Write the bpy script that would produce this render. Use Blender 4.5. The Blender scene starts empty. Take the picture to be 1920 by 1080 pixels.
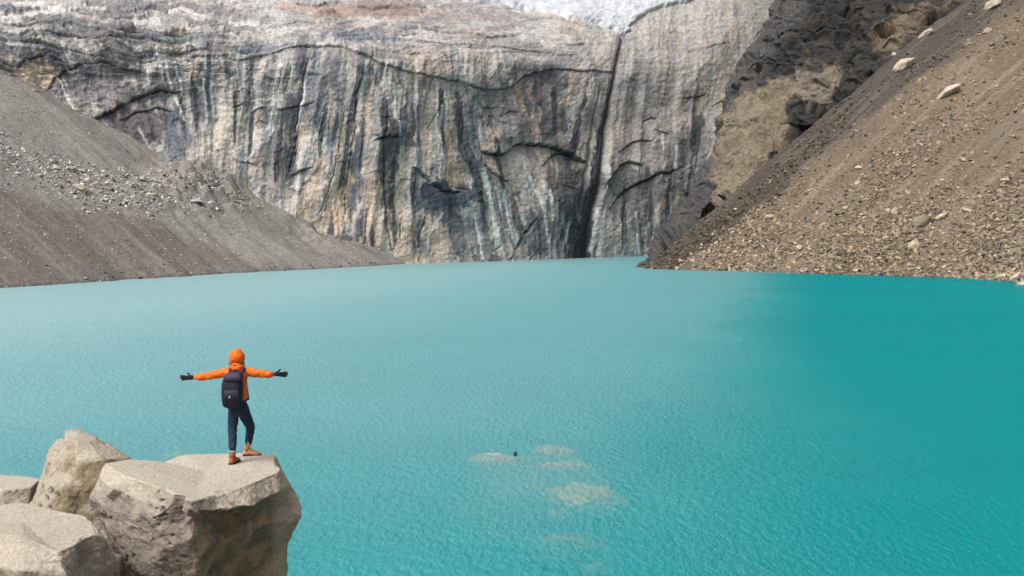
import bpy, bmesh, math, random
import numpy as np
from mathutils import Vector, Matrix
from mathutils.bvhtree import BVHTree

random.seed(7)
RNG = np.random.default_rng(11)
scene = bpy.context.scene
COL = scene.collection

# ------------------------------------------------------------------ camera
F = 1867.0            # focal length in pixels of the 1920 wide photograph
CZ = 10.0             # eye height above the lake
PITCH = math.atan(106.0 / F)
SP, CP = math.sin(PITCH), math.cos(PITCH)
cam_data = bpy.data.cameras.new("camera")
cam_data.sensor_width = 36.0
cam_data.lens = 36.0 * F / 1920.0
cam_data.clip_end = 5000.0
cam = bpy.data.objects.new("camera", cam_data)
cam.location = (0, 0, CZ)
cam.rotation_euler = (math.pi / 2 - PITCH, 0, 0)
COL.objects.link(cam)
scene.camera = cam


def P(px, py, d):
    """point at distance d (along world y) on the sight line of a photo pixel"""
    u, v = (px - 960.0) / F, (540.0 - py) / F
    dy = CP + v * SP
    k = d / dy
    return Vector((u * k, d, CZ + (-SP + v * CP) * k))


def proj(x, y, z):
    zr = z - CZ
    f = np.maximum(y * CP - zr * SP, 1e-3)
    return 960.0 + F * x / f, 540.0 - F * (y * SP + zr * CP) / f


# ------------------------------------------------------------------ noise
_PERM = RNG.permutation(512).astype(np.int64)
_PERM = np.concatenate([_PERM, _PERM, _PERM])
_G3 = RNG.normal(size=(512, 3)).astype(np.float32)
_G3 /= np.linalg.norm(_G3, axis=1, keepdims=True)
_A2 = RNG.uniform(0, 2 * np.pi, 512)
_G2 = np.stack([np.cos(_A2), np.sin(_A2)], 1).astype(np.float32)


def _fade(t):
    return t * t * t * (t * (t * 6 - 15) + 10)


def n2(x, y, seed=0):
    x = np.asarray(x, dtype=np.float32) + seed * 17.31
    y = np.asarray(y, dtype=np.float32) + seed * 9.73
    xi, yi = np.floor(x), np.floor(y)
    fx, fy = x - xi, y - yi
    xi = xi.astype(np.int64) & 511
    yi = yi.astype(np.int64) & 511
    u, v = _fade(fx), _fade(fy)
    out = 0
    for dx in (0, 1):
        for dy in (0, 1):
            g = _G2[_PERM[_PERM[(xi + dx) & 511] + ((yi + dy) & 511)]]
            w = (u if dx else 1 - u) * (v if dy else 1 - v)
            out = out + w * (g[..., 0] * (fx - dx) + g[..., 1] * (fy - dy))
    return out * 1.5


def n3(x, y, z, seed=0):
    x = np.asarray(x, dtype=np.float32) + seed * 17.31
    y = np.asarray(y, dtype=np.float32) + seed * 9.73
    z = np.asarray(z, dtype=np.float32) + seed * 5.19
    xi, yi, zi = np.floor(x), np.floor(y), np.floor(z)
    fx, fy, fz = x - xi, y - yi, z - zi
    xi = xi.astype(np.int64) & 511
    yi = yi.astype(np.int64) & 511
    zi = zi.astype(np.int64) & 511
    u, v, w_ = _fade(fx), _fade(fy), _fade(fz)
    out = 0
    for dx in (0, 1):
        for dy in (0, 1):
            h = _PERM[_PERM[(xi + dx) & 511] + ((yi + dy) & 511)]
            for dz in (0, 1):
                g = _G3[_PERM[h + ((zi + dz) & 511)]]
                w = (u if dx else 1 - u) * (v if dy else 1 - v) * (w_ if dz else 1 - w_)
                out = out + w * (g[..., 0] * (fx - dx) + g[..., 1] * (fy - dy) + g[..., 2] * (fz - dz))
    return out * 1.5


def fbm2(x, y, o=4, seed=0, gain=0.5):
    s, a = 0, 1.0
    for i in range(o):
        s = s + a * n2(x * 2 ** i, y * 2 ** i, seed + i * 3)
        a *= gain
    return s


def fbm3(x, y, z, o=4, seed=0, gain=0.5):
    s, a = 0, 1.0
    for i in range(o):
        s = s + a * n3(x * 2 ** i, y * 2 ** i, z * 2 ** i, seed + i * 3)
        a *= gain
    return s


def ss(a, b, x):
    t = np.clip((x - a) / (b - a), 0, 1)
    return t * t * (3 - 2 * t)


def lerp(a, b, t):
    return a + (b - a) * t


def cmix(c, col, m):
    m = np.clip(m, 0, 1)[..., None]
    return c * (1 - m) + np.array(col, dtype=np.float32) * m


def seg_dist(U, V, pts):
    """distance to a polyline, and the parameter 0..1 of the nearest point"""
    best = np.full(U.shape, 1e9, dtype=np.float32)
    par = np.zeros(U.shape, dtype=np.float32)
    n = len(pts) - 1
    for i in range(n):
        (x0, y0), (x1, y1) = pts[i], pts[i + 1]
        dx, dy = x1 - x0, y1 - y0
        t = np.clip(((U - x0) * dx + (V - y0) * dy) / (dx * dx + dy * dy), 0, 1)
        d = np.hypot(U - x0 - t * dx, V - y0 - t * dy)
        m = d < best
        best = np.where(m, d, best)
        par = np.where(m, (i + t) / n, par)
    return best, par


def poly_sd(U, V, pts):
    """signed distance to a polygon, negative inside"""
    d, _ = seg_dist(U, V, list(pts) + [pts[0]])
    inside = np.zeros(U.shape, dtype=bool)
    n = len(pts)
    for i in range(n):
        x0, y0 = pts[i]
        x1, y1 = pts[(i + 1) % n]
        if y0 == y1:
            continue
        c = ((V < y0) != (V < y1)) & (U < (x1 - x0) * (V - y0) / (y1 - y0) + x0)
        inside ^= c
    return np.where(inside, -d, d)


# ------------------------------------------------------------------ meshes
def mesh_from(name, verts, faces, mat=None, col=None, smooth=True, parent=None):
    me = bpy.data.meshes.new(name)
    verts = np.asarray(verts, dtype=np.float32)
    faces = np.asarray(faces, dtype=np.int32)
    k = faces.shape[1]
    me.vertices.add(len(verts))
    me.vertices.foreach_set("co", verts.ravel())
    me.loops.add(faces.size)
    me.loops.foreach_set("vertex_index", faces.ravel())
    me.polygons.add(len(faces))
    me.polygons.foreach_set("loop_start", np.arange(0, faces.size, k, dtype=np.int32))
    if smooth:
        me.polygons.foreach_set("use_smooth", np.ones(len(faces), dtype=bool))
    else:
        me.polygons.foreach_set("use_smooth", np.zeros(len(faces), dtype=bool))
    me.update(calc_edges=True)
    me.validate()
    if col is not None:
        set_col(me, col)
    o = bpy.data.objects.new(name, me)
    COL.objects.link(o)
    if mat:
        me.materials.append(mat)
    if parent:
        o.parent = parent
    return o


def set_col(me, col):
    a = me.color_attributes.new("tint", 'FLOAT_COLOR', 'POINT')
    c = np.ones((len(me.vertices), 4), dtype=np.float32)
    c[:, :3] = np.clip(col, 0, 1)
    a.data.foreach_set("color", c.ravel())


def grid_faces(nr, nc, flip=False):
    i = np.arange(nr * nc).reshape(nr, nc)
    q = np.stack([i[:-1, :-1], i[:-1, 1:], i[1:, 1:], i[1:, :-1]], -1).reshape(-1, 4)
    return q[:, ::-1] if flip else q


def tag(o, label=None, cat=None, group=None, kind=None):
    if label:
        o["label"] = label
    if cat:
        o["category"] = cat
    if group:
        o["group"] = group
    if kind:
        o["kind"] = kind
    return o


# ------------------------------------------------------------------ materials
def mat_new(name):
    m = bpy.data.materials.new(name)
    m.use_nodes = True
    nt = m.node_tree
    nt.nodes.clear()
    return m, nt, nt.nodes, nt.links


def rock_mat(name, fine=3.0, vary=0.35, bump=0.06, bump_scale=4.0, rough=0.92, attr=True, color=None, rnd=0.0,
             stretch=(1, 1, 1)):
    m, nt, N, L = mat_new(name)
    out = N.new("ShaderNodeOutputMaterial")
    b = N.new("ShaderNodeBsdfPrincipled")
    b.inputs["Roughness"].default_value = rough
    b.inputs["Specular IOR Level"].default_value = 0.25
    L.new(b.outputs[0], out.inputs[0])
    tc = N.new("ShaderNodeTexCoord")
    mp = N.new("ShaderNodeMapping")
    mp.inputs["Scale"].default_value = stretch
    L.new(tc.outputs["Object"], mp.inputs[0])
    nz = N.new("ShaderNodeTexNoise")
    nz.inputs["Scale"].default_value = fine
    nz.inputs["Detail"].default_value = 5
    nz.inputs["Roughness"].default_value = 0.7
    L.new(mp.outputs[0], nz.inputs["Vector"])
    mr = N.new("ShaderNodeMapRange")
    mr.inputs["From Min"].default_value = 0.3
    mr.inputs["From Max"].default_value = 0.7
    mr.inputs["To Min"].default_value = 1 - vary
    mr.inputs["To Max"].default_value = 1 + vary
    L.new(nz.outputs["Fac"], mr.inputs[0])
    vm = N.new("ShaderNodeVectorMath")
    vm.operation = 'SCALE'
    if attr:
        at = N.new("ShaderNodeAttribute")
        at.attribute_name = "tint"
        L.new(at.outputs["Color"], vm.inputs[0])
    else:
        vm.inputs[0].default_value = color
    src = mr.outputs[0]
    if rnd:
        oi = N.new("ShaderNodeObjectInfo")
        mr2 = N.new("ShaderNodeMapRange")
        mr2.inputs["To Min"].default_value = 1 - rnd
        mr2.inputs["To Max"].default_value = 1 + rnd
        L.new(oi.outputs["Random"], mr2.inputs[0])
        mu = N.new("ShaderNodeMath")
        mu.operation = 'MULTIPLY'
        L.new(mr.outputs[0], mu.inputs[0])
        L.new(mr2.outputs[0], mu.inputs[1])
        src = mu.outputs[0]
    L.new(src, vm.inputs["Scale"])
    L.new(vm.outputs[0], b.inputs["Base Color"])
    if bump:
        nb = N.new("ShaderNodeTexNoise")
        nb.inputs["Scale"].default_value = bump_scale
        nb.inputs["Detail"].default_value = 6
        nb.inputs["Roughness"].default_value = 0.65
        L.new(mp.outputs[0], nb.inputs["Vector"])
        bp = N.new("ShaderNodeBump")
        bp.inputs["Strength"].default_value = 1.0
        bp.inputs["Distance"].default_value = bump
        L.new(nb.outputs["Fac"], bp.inputs["Height"])
        L.new(bp.outputs[0], b.inputs["Normal"])
    return m


def cloth_mat(name, color, rough=0.85, scale=60.0, vary=0.25, bump=0.004):
    return rock_mat(name, fine=scale, vary=vary, bump=bump, bump_scale=scale * 0.5, rough=rough, attr=False,
                    color=color)


M_CLIFF = rock_mat("cliff_rock", fine=0.9, vary=0.24, bump=0.16, bump_scale=0.55)
M_SNOW = rock_mat("snow", fine=0.4, vary=0.06, bump=0.15, bump_scale=0.3, rough=0.7)
M_RIDGE = rock_mat("ridge_rock", fine=0.8, vary=0.45, bump=0.5, bump_scale=0.5)
M_SCREE = rock_mat("scree", fine=1.6, vary=0.38, bump=0.25, bump_scale=1.8)
M_SCREE_L = rock_mat("grey_scree", fine=1.3, vary=0.24, bump=0.18, bump_scale=1.5)
M_RUBBLE = rock_mat("rubble", fine=3.0, vary=0.25, bump=0.0)
M_STONE = rock_mat("tan_stone", fine=2.2, vary=0.25, bump=0.05, bump_scale=4, attr=False,
                   color=(0.27, 0.222, 0.165), rnd=0.4)
M_STONE_G = rock_mat("grey_stone", fine=2.2, vary=0.25, bump=0.05, bump_scale=4, attr=False,
                     color=(0.33, 0.315, 0.29), rnd=0.5)
M_PALE = rock_mat("pale_stone", fine=1.5, vary=0.32, bump=0.10, bump_scale=3, attr=False,
                  color=(0.34, 0.292, 0.228))
M_BOULDER = rock_mat("boulder", fine=20.0, vary=0.29, bump=0.03, bump_scale=26.0)
M_SUNK = rock_mat("sunken_stone", fine=2.0, vary=0.3, bump=0.03, bump_scale=5, attr=False, color=(0.37, 0.305, 0.215))
M_WET = rock_mat("wet_stone", fine=3.0, vary=0.3, bump=0.03, bump_scale=5, attr=False, color=(0.03, 0.028, 0.026), rough=.5)
M_SHORE = rock_mat("shore_ground", fine=3.0, vary=0.4, bump=0.05, bump_scale=5, attr=False, color=(0.24, 0.2, 0.16))


# ------------------------------------------------------------------ the rear cliff
def build_cliff():
    base = np.array([(-330, 215), (-250, 238), (-190, 256), (-141, 267), (-94, 281), (-63, 294), (-34, 307), (-10, 331),
                     (12, 356), (34, 385), (56, 408), (86, 432), (125, 455), (180, 480), (260, 510)], dtype=np.float64)
    # smooth dense polyline
    seg = np.hypot(*np.diff(base, axis=0).T)
    s0 = np.concatenate([[0], np.cumsum(seg)])
    sd = np.linspace(0, s0[-1], 4000)
    bx, by = np.interp(sd, s0, base[:, 0]), np.interp(sd, s0, base[:, 1])
    k = np.hanning(301)
    k /= k.sum()
    bx = np.convolve(np.pad(bx, 150, mode='edge'), k, 'valid')
    by = np.convolve(np.pad(by, 150, mode='edge'), k, 'valid')
    bu = 960 + F * bx / by
    ucol = np.concatenate([np.arange(-560, -260, 3.0), np.arange(-260, 1480, 1.35), np.arange(1480, 1900, 4.0)])
    ss_ = np.interp(ucol, bu, sd)
    X, Y = np.interp(ss_, sd, bx), np.interp(ss_, sd, by)
    tx, ty = np.gradient(bx, sd), np.gradient(by, sd)
    TX, TY = np.interp(ss_, sd, tx), np.interp(ss_, sd, ty)
    ln = np.hypot(TX, TY)
    BX, BY = -TY / ln, TX / ln           # away from the lake
    lip = np.interp(ucol, [-560, -100, 100, 450, 650, 760, 920, 1100, 1150, 1172, 1200, 1300, 1450, 1900],
                    [66, 66, 67, 66, 70, 66, 70, 76, 80, 85, 90, 104, 128, 150])
    dome = ss(1150, 1180, ucol)
    tau = np.concatenate([np.linspace(-0.05, 1.25, 400), 1.25 + np.linspace(0.014, 1.6, 165),
                          2.85 + np.linspace(0.05, 3.0, 25)])
    T = tau[:, None] * lip[None, :]
    ratio = tau[:, None] + 0 * lip[None, :]
    th_top = np.radians(lerp(28.0, 24.0, dome))[None, :]
    r0, r1 = lerp(0.80, 0.62, dome)[None, :], lerp(1.22, 1.35, dome)[None, :]
    th = np.radians(81.0) + (th_top - np.radians(81.0)) * ss(r0, r1, ratio)
    # terraces in the upper left quarter
    dT = np.diff(T, axis=0, prepend=T[:1] - (T[1:2] - T[:1]))
    z = np.cumsum(np.sin(th) * dT, axis=0) + T[0] - 0
    back = np.cumsum(np.cos(th) * dT, axis=0)
    z -= z[0:1] + 3.2
    x = X[None] + BX[None] * back
    y = Y[None] + BY[None] * back
    U, V = proj(x, y, z)
    U = U.astype(np.float32)
    V = V.astype(np.float32)
    nx, ny, nz = -BX[None] * np.sin(th), -BY[None] * np.sin(th), np.cos(th)
    # wavering face coordinates
    wu = U + 5 * fbm2(U / 40, V / 40, 3, 1) + 1.6 * n2(U / 9, V / 9, 4)
    wv = V + 5 * fbm2(U / 40, V / 40, 3, 2) + 1.6 * n2(U / 9, V / 9, 5)
    lean = np.interp(U, [-300, 60, 140, 300, 400, 600, 720, 800, 860, 940, 1010, 1085, 1130, 1200, 1400],
                     [.3, .35, .4, .12, -.02, -.13, -.04, .02, .12, .2, .1, -.2, -.2, -.07, -.05])
    fl = U - lean * (V - 300) + 4 * n2(U / 60, V / 50, 6)
    slab = ss(0.90, 1.12, ratio + 0.06 * n2(U / 70, V / 30, 8))       # the ice-smoothed ground above the lip
    slab = slab * (1 - 0.75 * dome[None]) + 0.35 * dome[None] * ss(0.55, 1.0, ratio)
    wall = 1 - slab

    # --- relief
    d = np.zeros(U.shape, dtype=np.float32)
    d += lerp(3.2, 1.0, slab) * fbm2(U / 210, V / 260, 3, 10)
    rid = 1 - np.abs(n2(fl / 34, V / 420, 12)) * 2
    d += wall * .55 * rid
    d += wall * 0.16 * (1 - np.abs(n2(fl / 13, V / 240, 13)) * 2)
    d += wall * 0.08 * n2(fl / 5.5, V / 110, 14)
    d += 0.36 * fbm2(U / 45, V / 38, 4, 15, 0.45)
    # jointed blocks
    cell = fbm2(wu / 26, wv / 17, 2, 16)
    d += 0.75 * (np.floor(cell * 4) / 4 - cell) * (0.25 + .2 * slab)
    # slabs and flakes bounded by upright joints
    def rnd(a, b, k):
        q = np.sin(a * 12.9898 + b * 78.233 + k * 37.719) * 43758.5453
        return (q - np.floor(q)).astype(np.float32)

    def panels(wid, hei, k, warp):
        f_ = (fl + warp * fbm2(U / 30, V / 55, 3, 80 + k)) / wid
        pi_ = np.floor(f_)
        vi_ = np.floor((V + warp * 1.4 * n2(U / 16, V / 40, 84 + k)) / hei + rnd(pi_, 0 * pi_, k) * 7)
        return rnd(pi_, vi_, k + 1), rnd(pi_, vi_, k + 2)
    pa1, pb1 = panels(31, 150, 1, 16)
    pa2, pb2 = panels(11, 70, 4, 8)
    pa3, pb3 = panels(5, 34, 7, 5)
    pc_ = ss(-.22, .22, fbm2(U / 60, V / 80, 2, 90))
    pw = wall * (1 - .55 * dome[None] * ss(330, 250, V))
    d += pw * (.55 * (pb1 - .5) + .24 * (pb2 - .5) + .05 * (pb3 - .5))
    bn_ = wv - .08 * wu + 12 * n2(U / 110, V / 60, 88)
    hi_ = np.floor(bn_ / 8.5)
    hj_ = np.floor(U / 58 + 9 * rnd(hi_, 0 * hi_, 3) + .4 * n2(U / 20, V / 20, 89))
    hb, hc = rnd(hi_, hj_, 5), rnd(hi_, hj_, 6)
    ulp = ss(560, 330, U) * ss(185, 120, V)
    d += (ulp * .9 + slab * .35 * (1 - dome[None])) * (hb - .5)
    # ledges of the upper left
    ul = ss(620, 380, U) * ss(230, 150, V)
    band = wv - 0.10 * wu + 14 * n2(U / 120, V / 60, 17)
    saw = (band / 17.0) - np.floor(band / 17.0)
    d += ul * 1.5 * (0.5 - saw) + 0.35 * slab * n2(U / 70, V / 6, 18)

    crack = np.zeros_like(d)
    under = np.zeros_like(d)

    def cut(pts, w=2.4, dep=1.4, hang=0.0, L=30, dark=1.0, rough=1.0):
        nonlocal d, crack, under
        us, vs = [p[0] for p in pts], [p[1] for p in pts]
        pad = max(40, L * 3)
        m = (U > min(us) - pad) & (U < max(us) + pad) & (V > min(vs) - pad) & (V < max(vs) + pad * 1.5)
        if not m.any():
            return
        a, b = lerp(U[m], wu[m], rough), lerp(V[m], wv[m], rough)
        ds, par = seg_dist(a, b, pts)
        w, dep, hang, rough = w * .42, dep * .55, hang * .42, .5
        a, b = lerp(U[m], wu[m], rough), lerp(V[m], wv[m], rough)
        ds, par = seg_dist(a, b, pts)
        wl = w * (0.25 + 1.5 * np.abs(n2(a / 13, b / 13, 21)) + 0.3 * np.sin(np.pi * par))
        g = np.exp(-(ds / wl) ** 2)
        g = g * ss(-.55, -.1, n2(a / 22, b / 22, 22))
        d[m] -= dep * g
        crack[m] = np.maximum(crack[m], g * dark)
        if hang:
            o = np.argsort(us)
            vc = np.interp(a, np.array(us)[o], np.array(vs)[o])
            inx = ss(min(us) - 3, min(us) + 12, a) * ss(max(us) + 3, max(us) - 12, a)
            dv = b - vc
            h = np.where(dv > -1, np.exp(-np.maximum(dv, 0) / L), 0) * inx
            d[m] -= hang * h
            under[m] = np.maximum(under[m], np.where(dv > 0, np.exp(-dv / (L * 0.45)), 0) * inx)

    # long diagonal ledge
    cut([(425, 113), (480, 98), (540, 92), (600, 89), (640, 95), (680, 110), (720, 130), (770, 138), (830, 148),
         (900, 163), (945, 170)], 1.8, 1.5, 1.3, 22, .9)
    cut([(945, 170), (985, 142), (1030, 131), (1090, 133), (1150, 134)], 1.8, 1.2, 1.2, 20, .8)
    # exfoliation arches of the left wall
    cut([(178, 226), (215, 205), (250, 180), (280, 168), (310, 167), (340, 174)], 3.2, 2.2, 4.0, 40, 1)
    cut([(225, 225), (255, 208), (290, 200), (325, 212)], 2.2, 1, 1.4, 26, .7)
    cut([(86, 172), (98, 150), (125, 130), (160, 112), (190, 110), (225, 120), (272, 130)], 2.4, 1.6, 2.4, 30, 1)
    cut([(25, 126), (60, 108), (92, 100)], 2.4, 1.4, 2, 26, 1)
    cut([(95, 104), (118, 110), (142, 121)], 2.0, 1.2, 1.2, 18, .9)
    cut([(40, 78), (90, 82), (140, 90), (200, 104), (250, 105), (300, 110)], 1.8, 1.2, 1, 12, .9)
    cut([(60, 56), (120, 58), (180, 64), (240, 62), (300, 70)], 2.6, 1.4, 1, 12, .9)
    cut([(110, 40), (180, 46), (250, 52), (330, 56), (390, 58)], 2.0, 1.2, 1, 10, .8)
    cut([(0, 42), (50, 46), (110, 40)], 1.8, 1, .8, 12, .8)
    cut([(150, 20), (220, 26), (270, 22)], 1.6, 1, .6, 8, .6)
    cut([(240, 105), (270, 97), (310, 99), (360, 110)], 1.8, 1.2, 1, 16, .8)
    cut([(320, 133), (350, 130), (365, 136)], 1.6, 1, .8, 12, .8)
    cut([(300, 85), (340, 92), (380, 88), (420, 96), (470, 92)], 2.0, 1.2, .8, 10, .8)
    # arches and hoods of the middle wall
    cut([(902, 284), (925, 289), (950, 287), (968, 272), (990, 268), (1020, 270), (1048, 278), (1075, 292), (1100, 306)],
        4.2, 2.5, 4.0, 36, 1)
    cut([(1018, 312), (1035, 296), (1055, 287), (1078, 291)], 2.4, 1.6, 1.6, 26, .9)
    cut([(906, 312), (925, 325), (942, 338), (955, 338)], 3.0, 1.6, 1.6, 24, .9)
    cut([(772, 314), (790, 322), (806, 342), (830, 356), (862, 362)], 4.0, 2.0, 2.6, 34, .9)
    cut([(700, 265), (726, 258), (752, 262)], 2.0, 1.2, 1.5, 22, .7)
    cut([(548, 330), (565, 318), (585, 312)], 2.8, 1.5, 2.5, 26, .8)
    cut([(518, 206), (545, 199), (575, 195), (592, 192)], 1.9, 1.2, 1.0, 20, .8)
    cut([(470, 212), (485, 204), (503, 203)], 2.0, 1.2, 1.0, 20, .8)
    cut([(435, 202), (460, 194)], 1.7, 1.0, .5, 16, .7)
    cut([(625, 185), (640, 187), (650, 200)], 2.2, 1.2, .8, 16, .8)
    # hoods right of the gully
    cut([(1128, 352), (1142, 334), (1160, 314), (1180, 303), (1202, 312)], 3.4, 2.2, 3.6, 32, 1)
    cut([(1140, 394), (1160, 372), (1190, 346), (1215, 336), (1235, 326), (1252, 327)], 4.2, 2.4, 2.4, 34, 1)
    cut([(1158, 286), (1176, 274), (1192, 267), (1222, 264)], 2.4, 1.4, 1.2, 20, .8)
    cut([(1250, 327), (1268, 318), (1284, 308)], 2.4, 1.4, 1.0, 20, .9)
    cut([(1210, 228), (1222, 222), (1230, 224)], 2.6, 1.4, .5, 10, .9)
    cut([(1226, 243), (1238, 248), (1252, 252)], 2.2, 1.2, .8, 14, .9)
    cut([(1330, 205), (1350, 190), (1372, 176)], 2.0, 1.0, .4, 10, .7)
    cut([(1290, 100), (1330, 90), (1360, 84)], 1.5, .8, .3, 10, .5)
    # ramps by the water
    cut([(955, 492), (968, 468), (985, 440), (1004, 408)], 4.6, 3.2, 0, 20, 1)
    cut([(990, 490), (1002, 474), (1012, 460)], 3.4, 2.2, 0, 20, .9)
    cut([(925, 470), (936, 462)], 2.4, 1.2, 0, 20, .8)
    # dark upright joints
    for pts, w in (([(1128, 170), (1112, 230), (1108, 300), (1106, 380)], 2.2), ([(676, 140), (669, 175), (667, 240), (656, 330), (650, 400)], 4.5),
                   ([(722, 215), (716, 260), (722, 330), (728, 400), (740, 470)], 5), ([(835, 165), (826, 200), (806, 240)], 2.5),
                   ([(868, 190), (872, 260), (888, 330), (908, 390)], 4.2), ([(650, 200), (640, 260), (626, 330), (600, 400)], 2.4),
                   ([(606, 215), (598, 260)], 2.0), ([(575, 110), (566, 180), (556, 260), (545, 320)], 4.5),
                   ([(530, 120), (522, 170)], 1.8), ([(545, 125), (536, 178)], 1.8), ([(800, 410), (790, 450), (788, 490)], 3.5),
                   ([(690, 400), (686, 470)], 2.0), ([(760, 390), (755, 450)], 1.6), ([(846, 400), (850, 470)], 1.6),
                   ([(620, 360), (610, 400)], 1.6), ([(1215, 350), (1205, 420), (1200, 480)], 1.8), ([(1175, 380), (1165, 430), (1158, 480)], 1.8)):
        cut(pts, w, 1.6, 0, 20, .8)
    # long joints in the slabs above
    cut([(748, 54), (800, 52), (830, 60), (880, 64), (910, 72), (960, 68), (985, 60)], 2.0, 1.4, 1, 10, .9)
    cut([(990, 36), (1040, 40), (1075, 48), (1140, 53)], 1.6, 1.2, .8, 8, .8)
    cut([(660, 14), (700, 20), (735, 12)], 3.0, 1.4, .8, 8, .7)
    cut([(560, 4), (600, 8), (640, 3)], 3.5, 1.4, .8, 8, .7)
    cut([(780, 76), (840, 84), (930, 90), (1010, 100), (1080, 104)], 1.3, .8, .5, 8, .5)
    cut([(420, 40), (500, 46), (580, 40), (650, 48)], 1.3, .8, .5, 8, .5)
    # random small joints
    rr = random.Random(5)
    for _ in range(150):
        u0 = rr.uniform(-60, 1400)
        v0 = rr.uniform(10, 470)
        ln_ = rr.uniform(8, 40)
        up = v0 > 120 and rr.random() < 0.6
        le = float(np.interp(u0, [0, 300, 600, 800, 940, 1085, 1200], [.3, .1, -.13, 0, .2, -.2, -.06]))
        if up:
            pts = [(u0, v0), (u0 + le * ln_ + rr.uniform(-2, 2), v0 + ln_)]
        else:
            pts = [(u0, v0), (u0 + ln_ * .5, v0 + rr.uniform(-6, 4)), (u0 + ln_, v0 + rr.uniform(-6, 8))]
        cut(pts, rr.uniform(.9, 1.9), rr.uniform(.5, 1.3), rr.uniform(0, .8), 12, rr.uniform(.4, .9))

    # the gully that splits the wall
    gv = np.array([20, 60, 100, 150, 230, 300, 380, 440, 490])
    gu = np.array([1172, 1168, 1161, 1153, 1142, 1129, 1113, 1104, 1100])
    dxg = wu * .25 + U * .75 - np.interp(V, gv, gu)
    wl = np.interp(V, [40, 150, 300, 380, 480], [4, 6, 6, 11, 22])
    gul = np.where(dxg < 0, np.exp(dxg / wl), np.exp(-dxg / 2.0)) * ss(30, 90, V)
    d -= 1.2 * gul * np.interp(V, [40, 120, 300], [.5, .8, 1.0])
    d += .7 * ss(0, 14, dxg) * ss(420, 60, dxg) * ss(20, 80, V)
    tv = dxg + 26 + 3 * n2(U / 10, V / 30, 30)
    thin = np.exp(-(tv / 3.0) ** 2) * ss(150, 210, V) * ss(420, 330, V)
    d -= 1.6 * thin
    crack = np.maximum(crack, thin * .8)
    # fine grain
    d += 0.13 * fbm2(U / 7, V / 7, 3, 33, 0.6)

    # --- colour of the stone and its stains, plus some painted shade
    c = np.zeros(U.shape + (3,), dtype=np.float32)
    c[:] = (0.328, 0.306, 0.290)
    warm = ss(-0.25, 0.5, fbm2(fl / 60, V / 130, 3, 40)) * (0.28 + 0.6 * ss(180, 330, V) * ss(520, 640, U) * ss(1000, 860, U))
    c = cmix(c, (0.365, 0.290, 0.215), warm * wall)
    c = cmix(c, (0.295, 0.278, 0.262), slab * (1 - dome[None] * .5))
    c = cmix(c, (0.30, 0.245, 0.215), slab * ss(0.05, .6, fbm2(U / 90, V / 16, 4, 41)) * .7)
    c = cmix(c, (0.21, 0.20, 0.195), slab * ss(.1, .5, n2((U + V * 2.5) / 40, V / 3.5, 43) + .5 * n2(U / 14, V / 2.5, 39)) * .55)
    c = cmix(c, (0.20, 0.185, 0.175), slab * ss(0.12, .55, fbm2(U / 45, V / 14, 4, 42)) * .8)
    c = cmix(c, (0.29, 0.273, 0.25), dome[None] * ss(340, 240, V) * .7)
    for pa_, pb_, k_ in ((pa1, pb1, .85), (pa2, pb2, .5), (pa3, pb3, .12)):
        c = cmix(c, (0.084, 0.086, 0.096), ss(.70, .78, pa_) * pw * pc_ * k_ * .85)
        c = cmix(c, (0.385, 0.345, 0.300), ss(.30, .22, pa_) * pw * k_ * .55)
        c = cmix(c, (0.43, 0.42, 0.41), ss(.88, .93, pb_) * pw * pc_ * k_ * .7)
    c = cmix(c, (0.10, 0.10, 0.112), ulp * ss(.66, .72, hc) * .7)
    c = cmix(c, (0.39, 0.365, 0.335), ulp * ss(.2, .14, hc) * .6)
    c = cmix(c, (0.20, 0.185, 0.178), slab * (1 - dome[None]) * ss(.74, .8, hc) * .55)
    c = cmix(c, (0.37, 0.345, 0.325), slab * (1 - dome[None]) * ss(.2, .12, hc) * .5)
    # dark water stains running down
    reg = ss(-.35, .25, fbm2(U / 90, V / 120, 2, 44)) * (wall ** .7)
    reg = reg * (.35 + .65 * ss(-.2, .2, fbm2(U / 38, V / 60, 3, 65)))
    reg = reg * (1 - .62 * dome[None] * ss(320, 220, V))
    st = n2(fl / 24, V / 240, 45) + .55 * n2(fl / 9, V / 150, 46) + .10 * n2(fl / 3.2, V / 70, 47) + .45 * fbm2(U / 26, V / 26, 3, 48)
    c = cmix(c, (0.082, 0.084, 0.094), ss(.14, .34, st) * reg * .74)
    c = cmix(c, (0.10, 0.12, 0.15), ss(.2, .6, n2(fl / 11, V / 300, 49) + .4 * n2(fl / 4, V / 80, 50)) * reg * .65)
    # rust and white mineral streaks
    c = cmix(c, (0.33, 0.225, 0.15), ss(.3, .7, n2(fl / 9, V / 170, 51) + .4 * n2(U / 14, V / 20, 52)) * wall * .5)
    wh = ss(.22, .6, n2(fl / 4.6, V / 150, 53) + .4 * n2(fl / 2.0, V / 60, 54)) * ss(-.1, .35, fbm2(U / 70, V / 80, 2, 55)) * wall
    c = cmix(c, (0.47, 0.47, 0.47), wh * (.12 + .45 * ss(640, 540, U)))
    # patches seen on the face
    def patch(cx, cy, rx, ry, col, k, lean_=0.0):
        nonlocal c
        a = (U - cx - lean_ * (V - cy)) / rx
        b = (V - cy) / ry
        q = np.sqrt(a * a + b * b) + .5 * fbm2(fl / 14, V / 40, 3, int(cx) % 97)
        c = cmix(c, col, ss(1.05, .70, q) * k)
    DK, BL = (0.062, 0.06, 0.066), (0.055, 0.068, 0.088)
    patch(270, 232, 78, 48, (0.095, 0.083, 0.09), .85)
    patch(180, 150, 110, 46, (0.185, 0.17, 0.175), .7)
    patch(330, 250, 26, 60, (0.15, 0.16, 0.18), .6)
    patch(590, 170, 24, 80, (0.15, 0.155, 0.175), .75, -.12)
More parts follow.
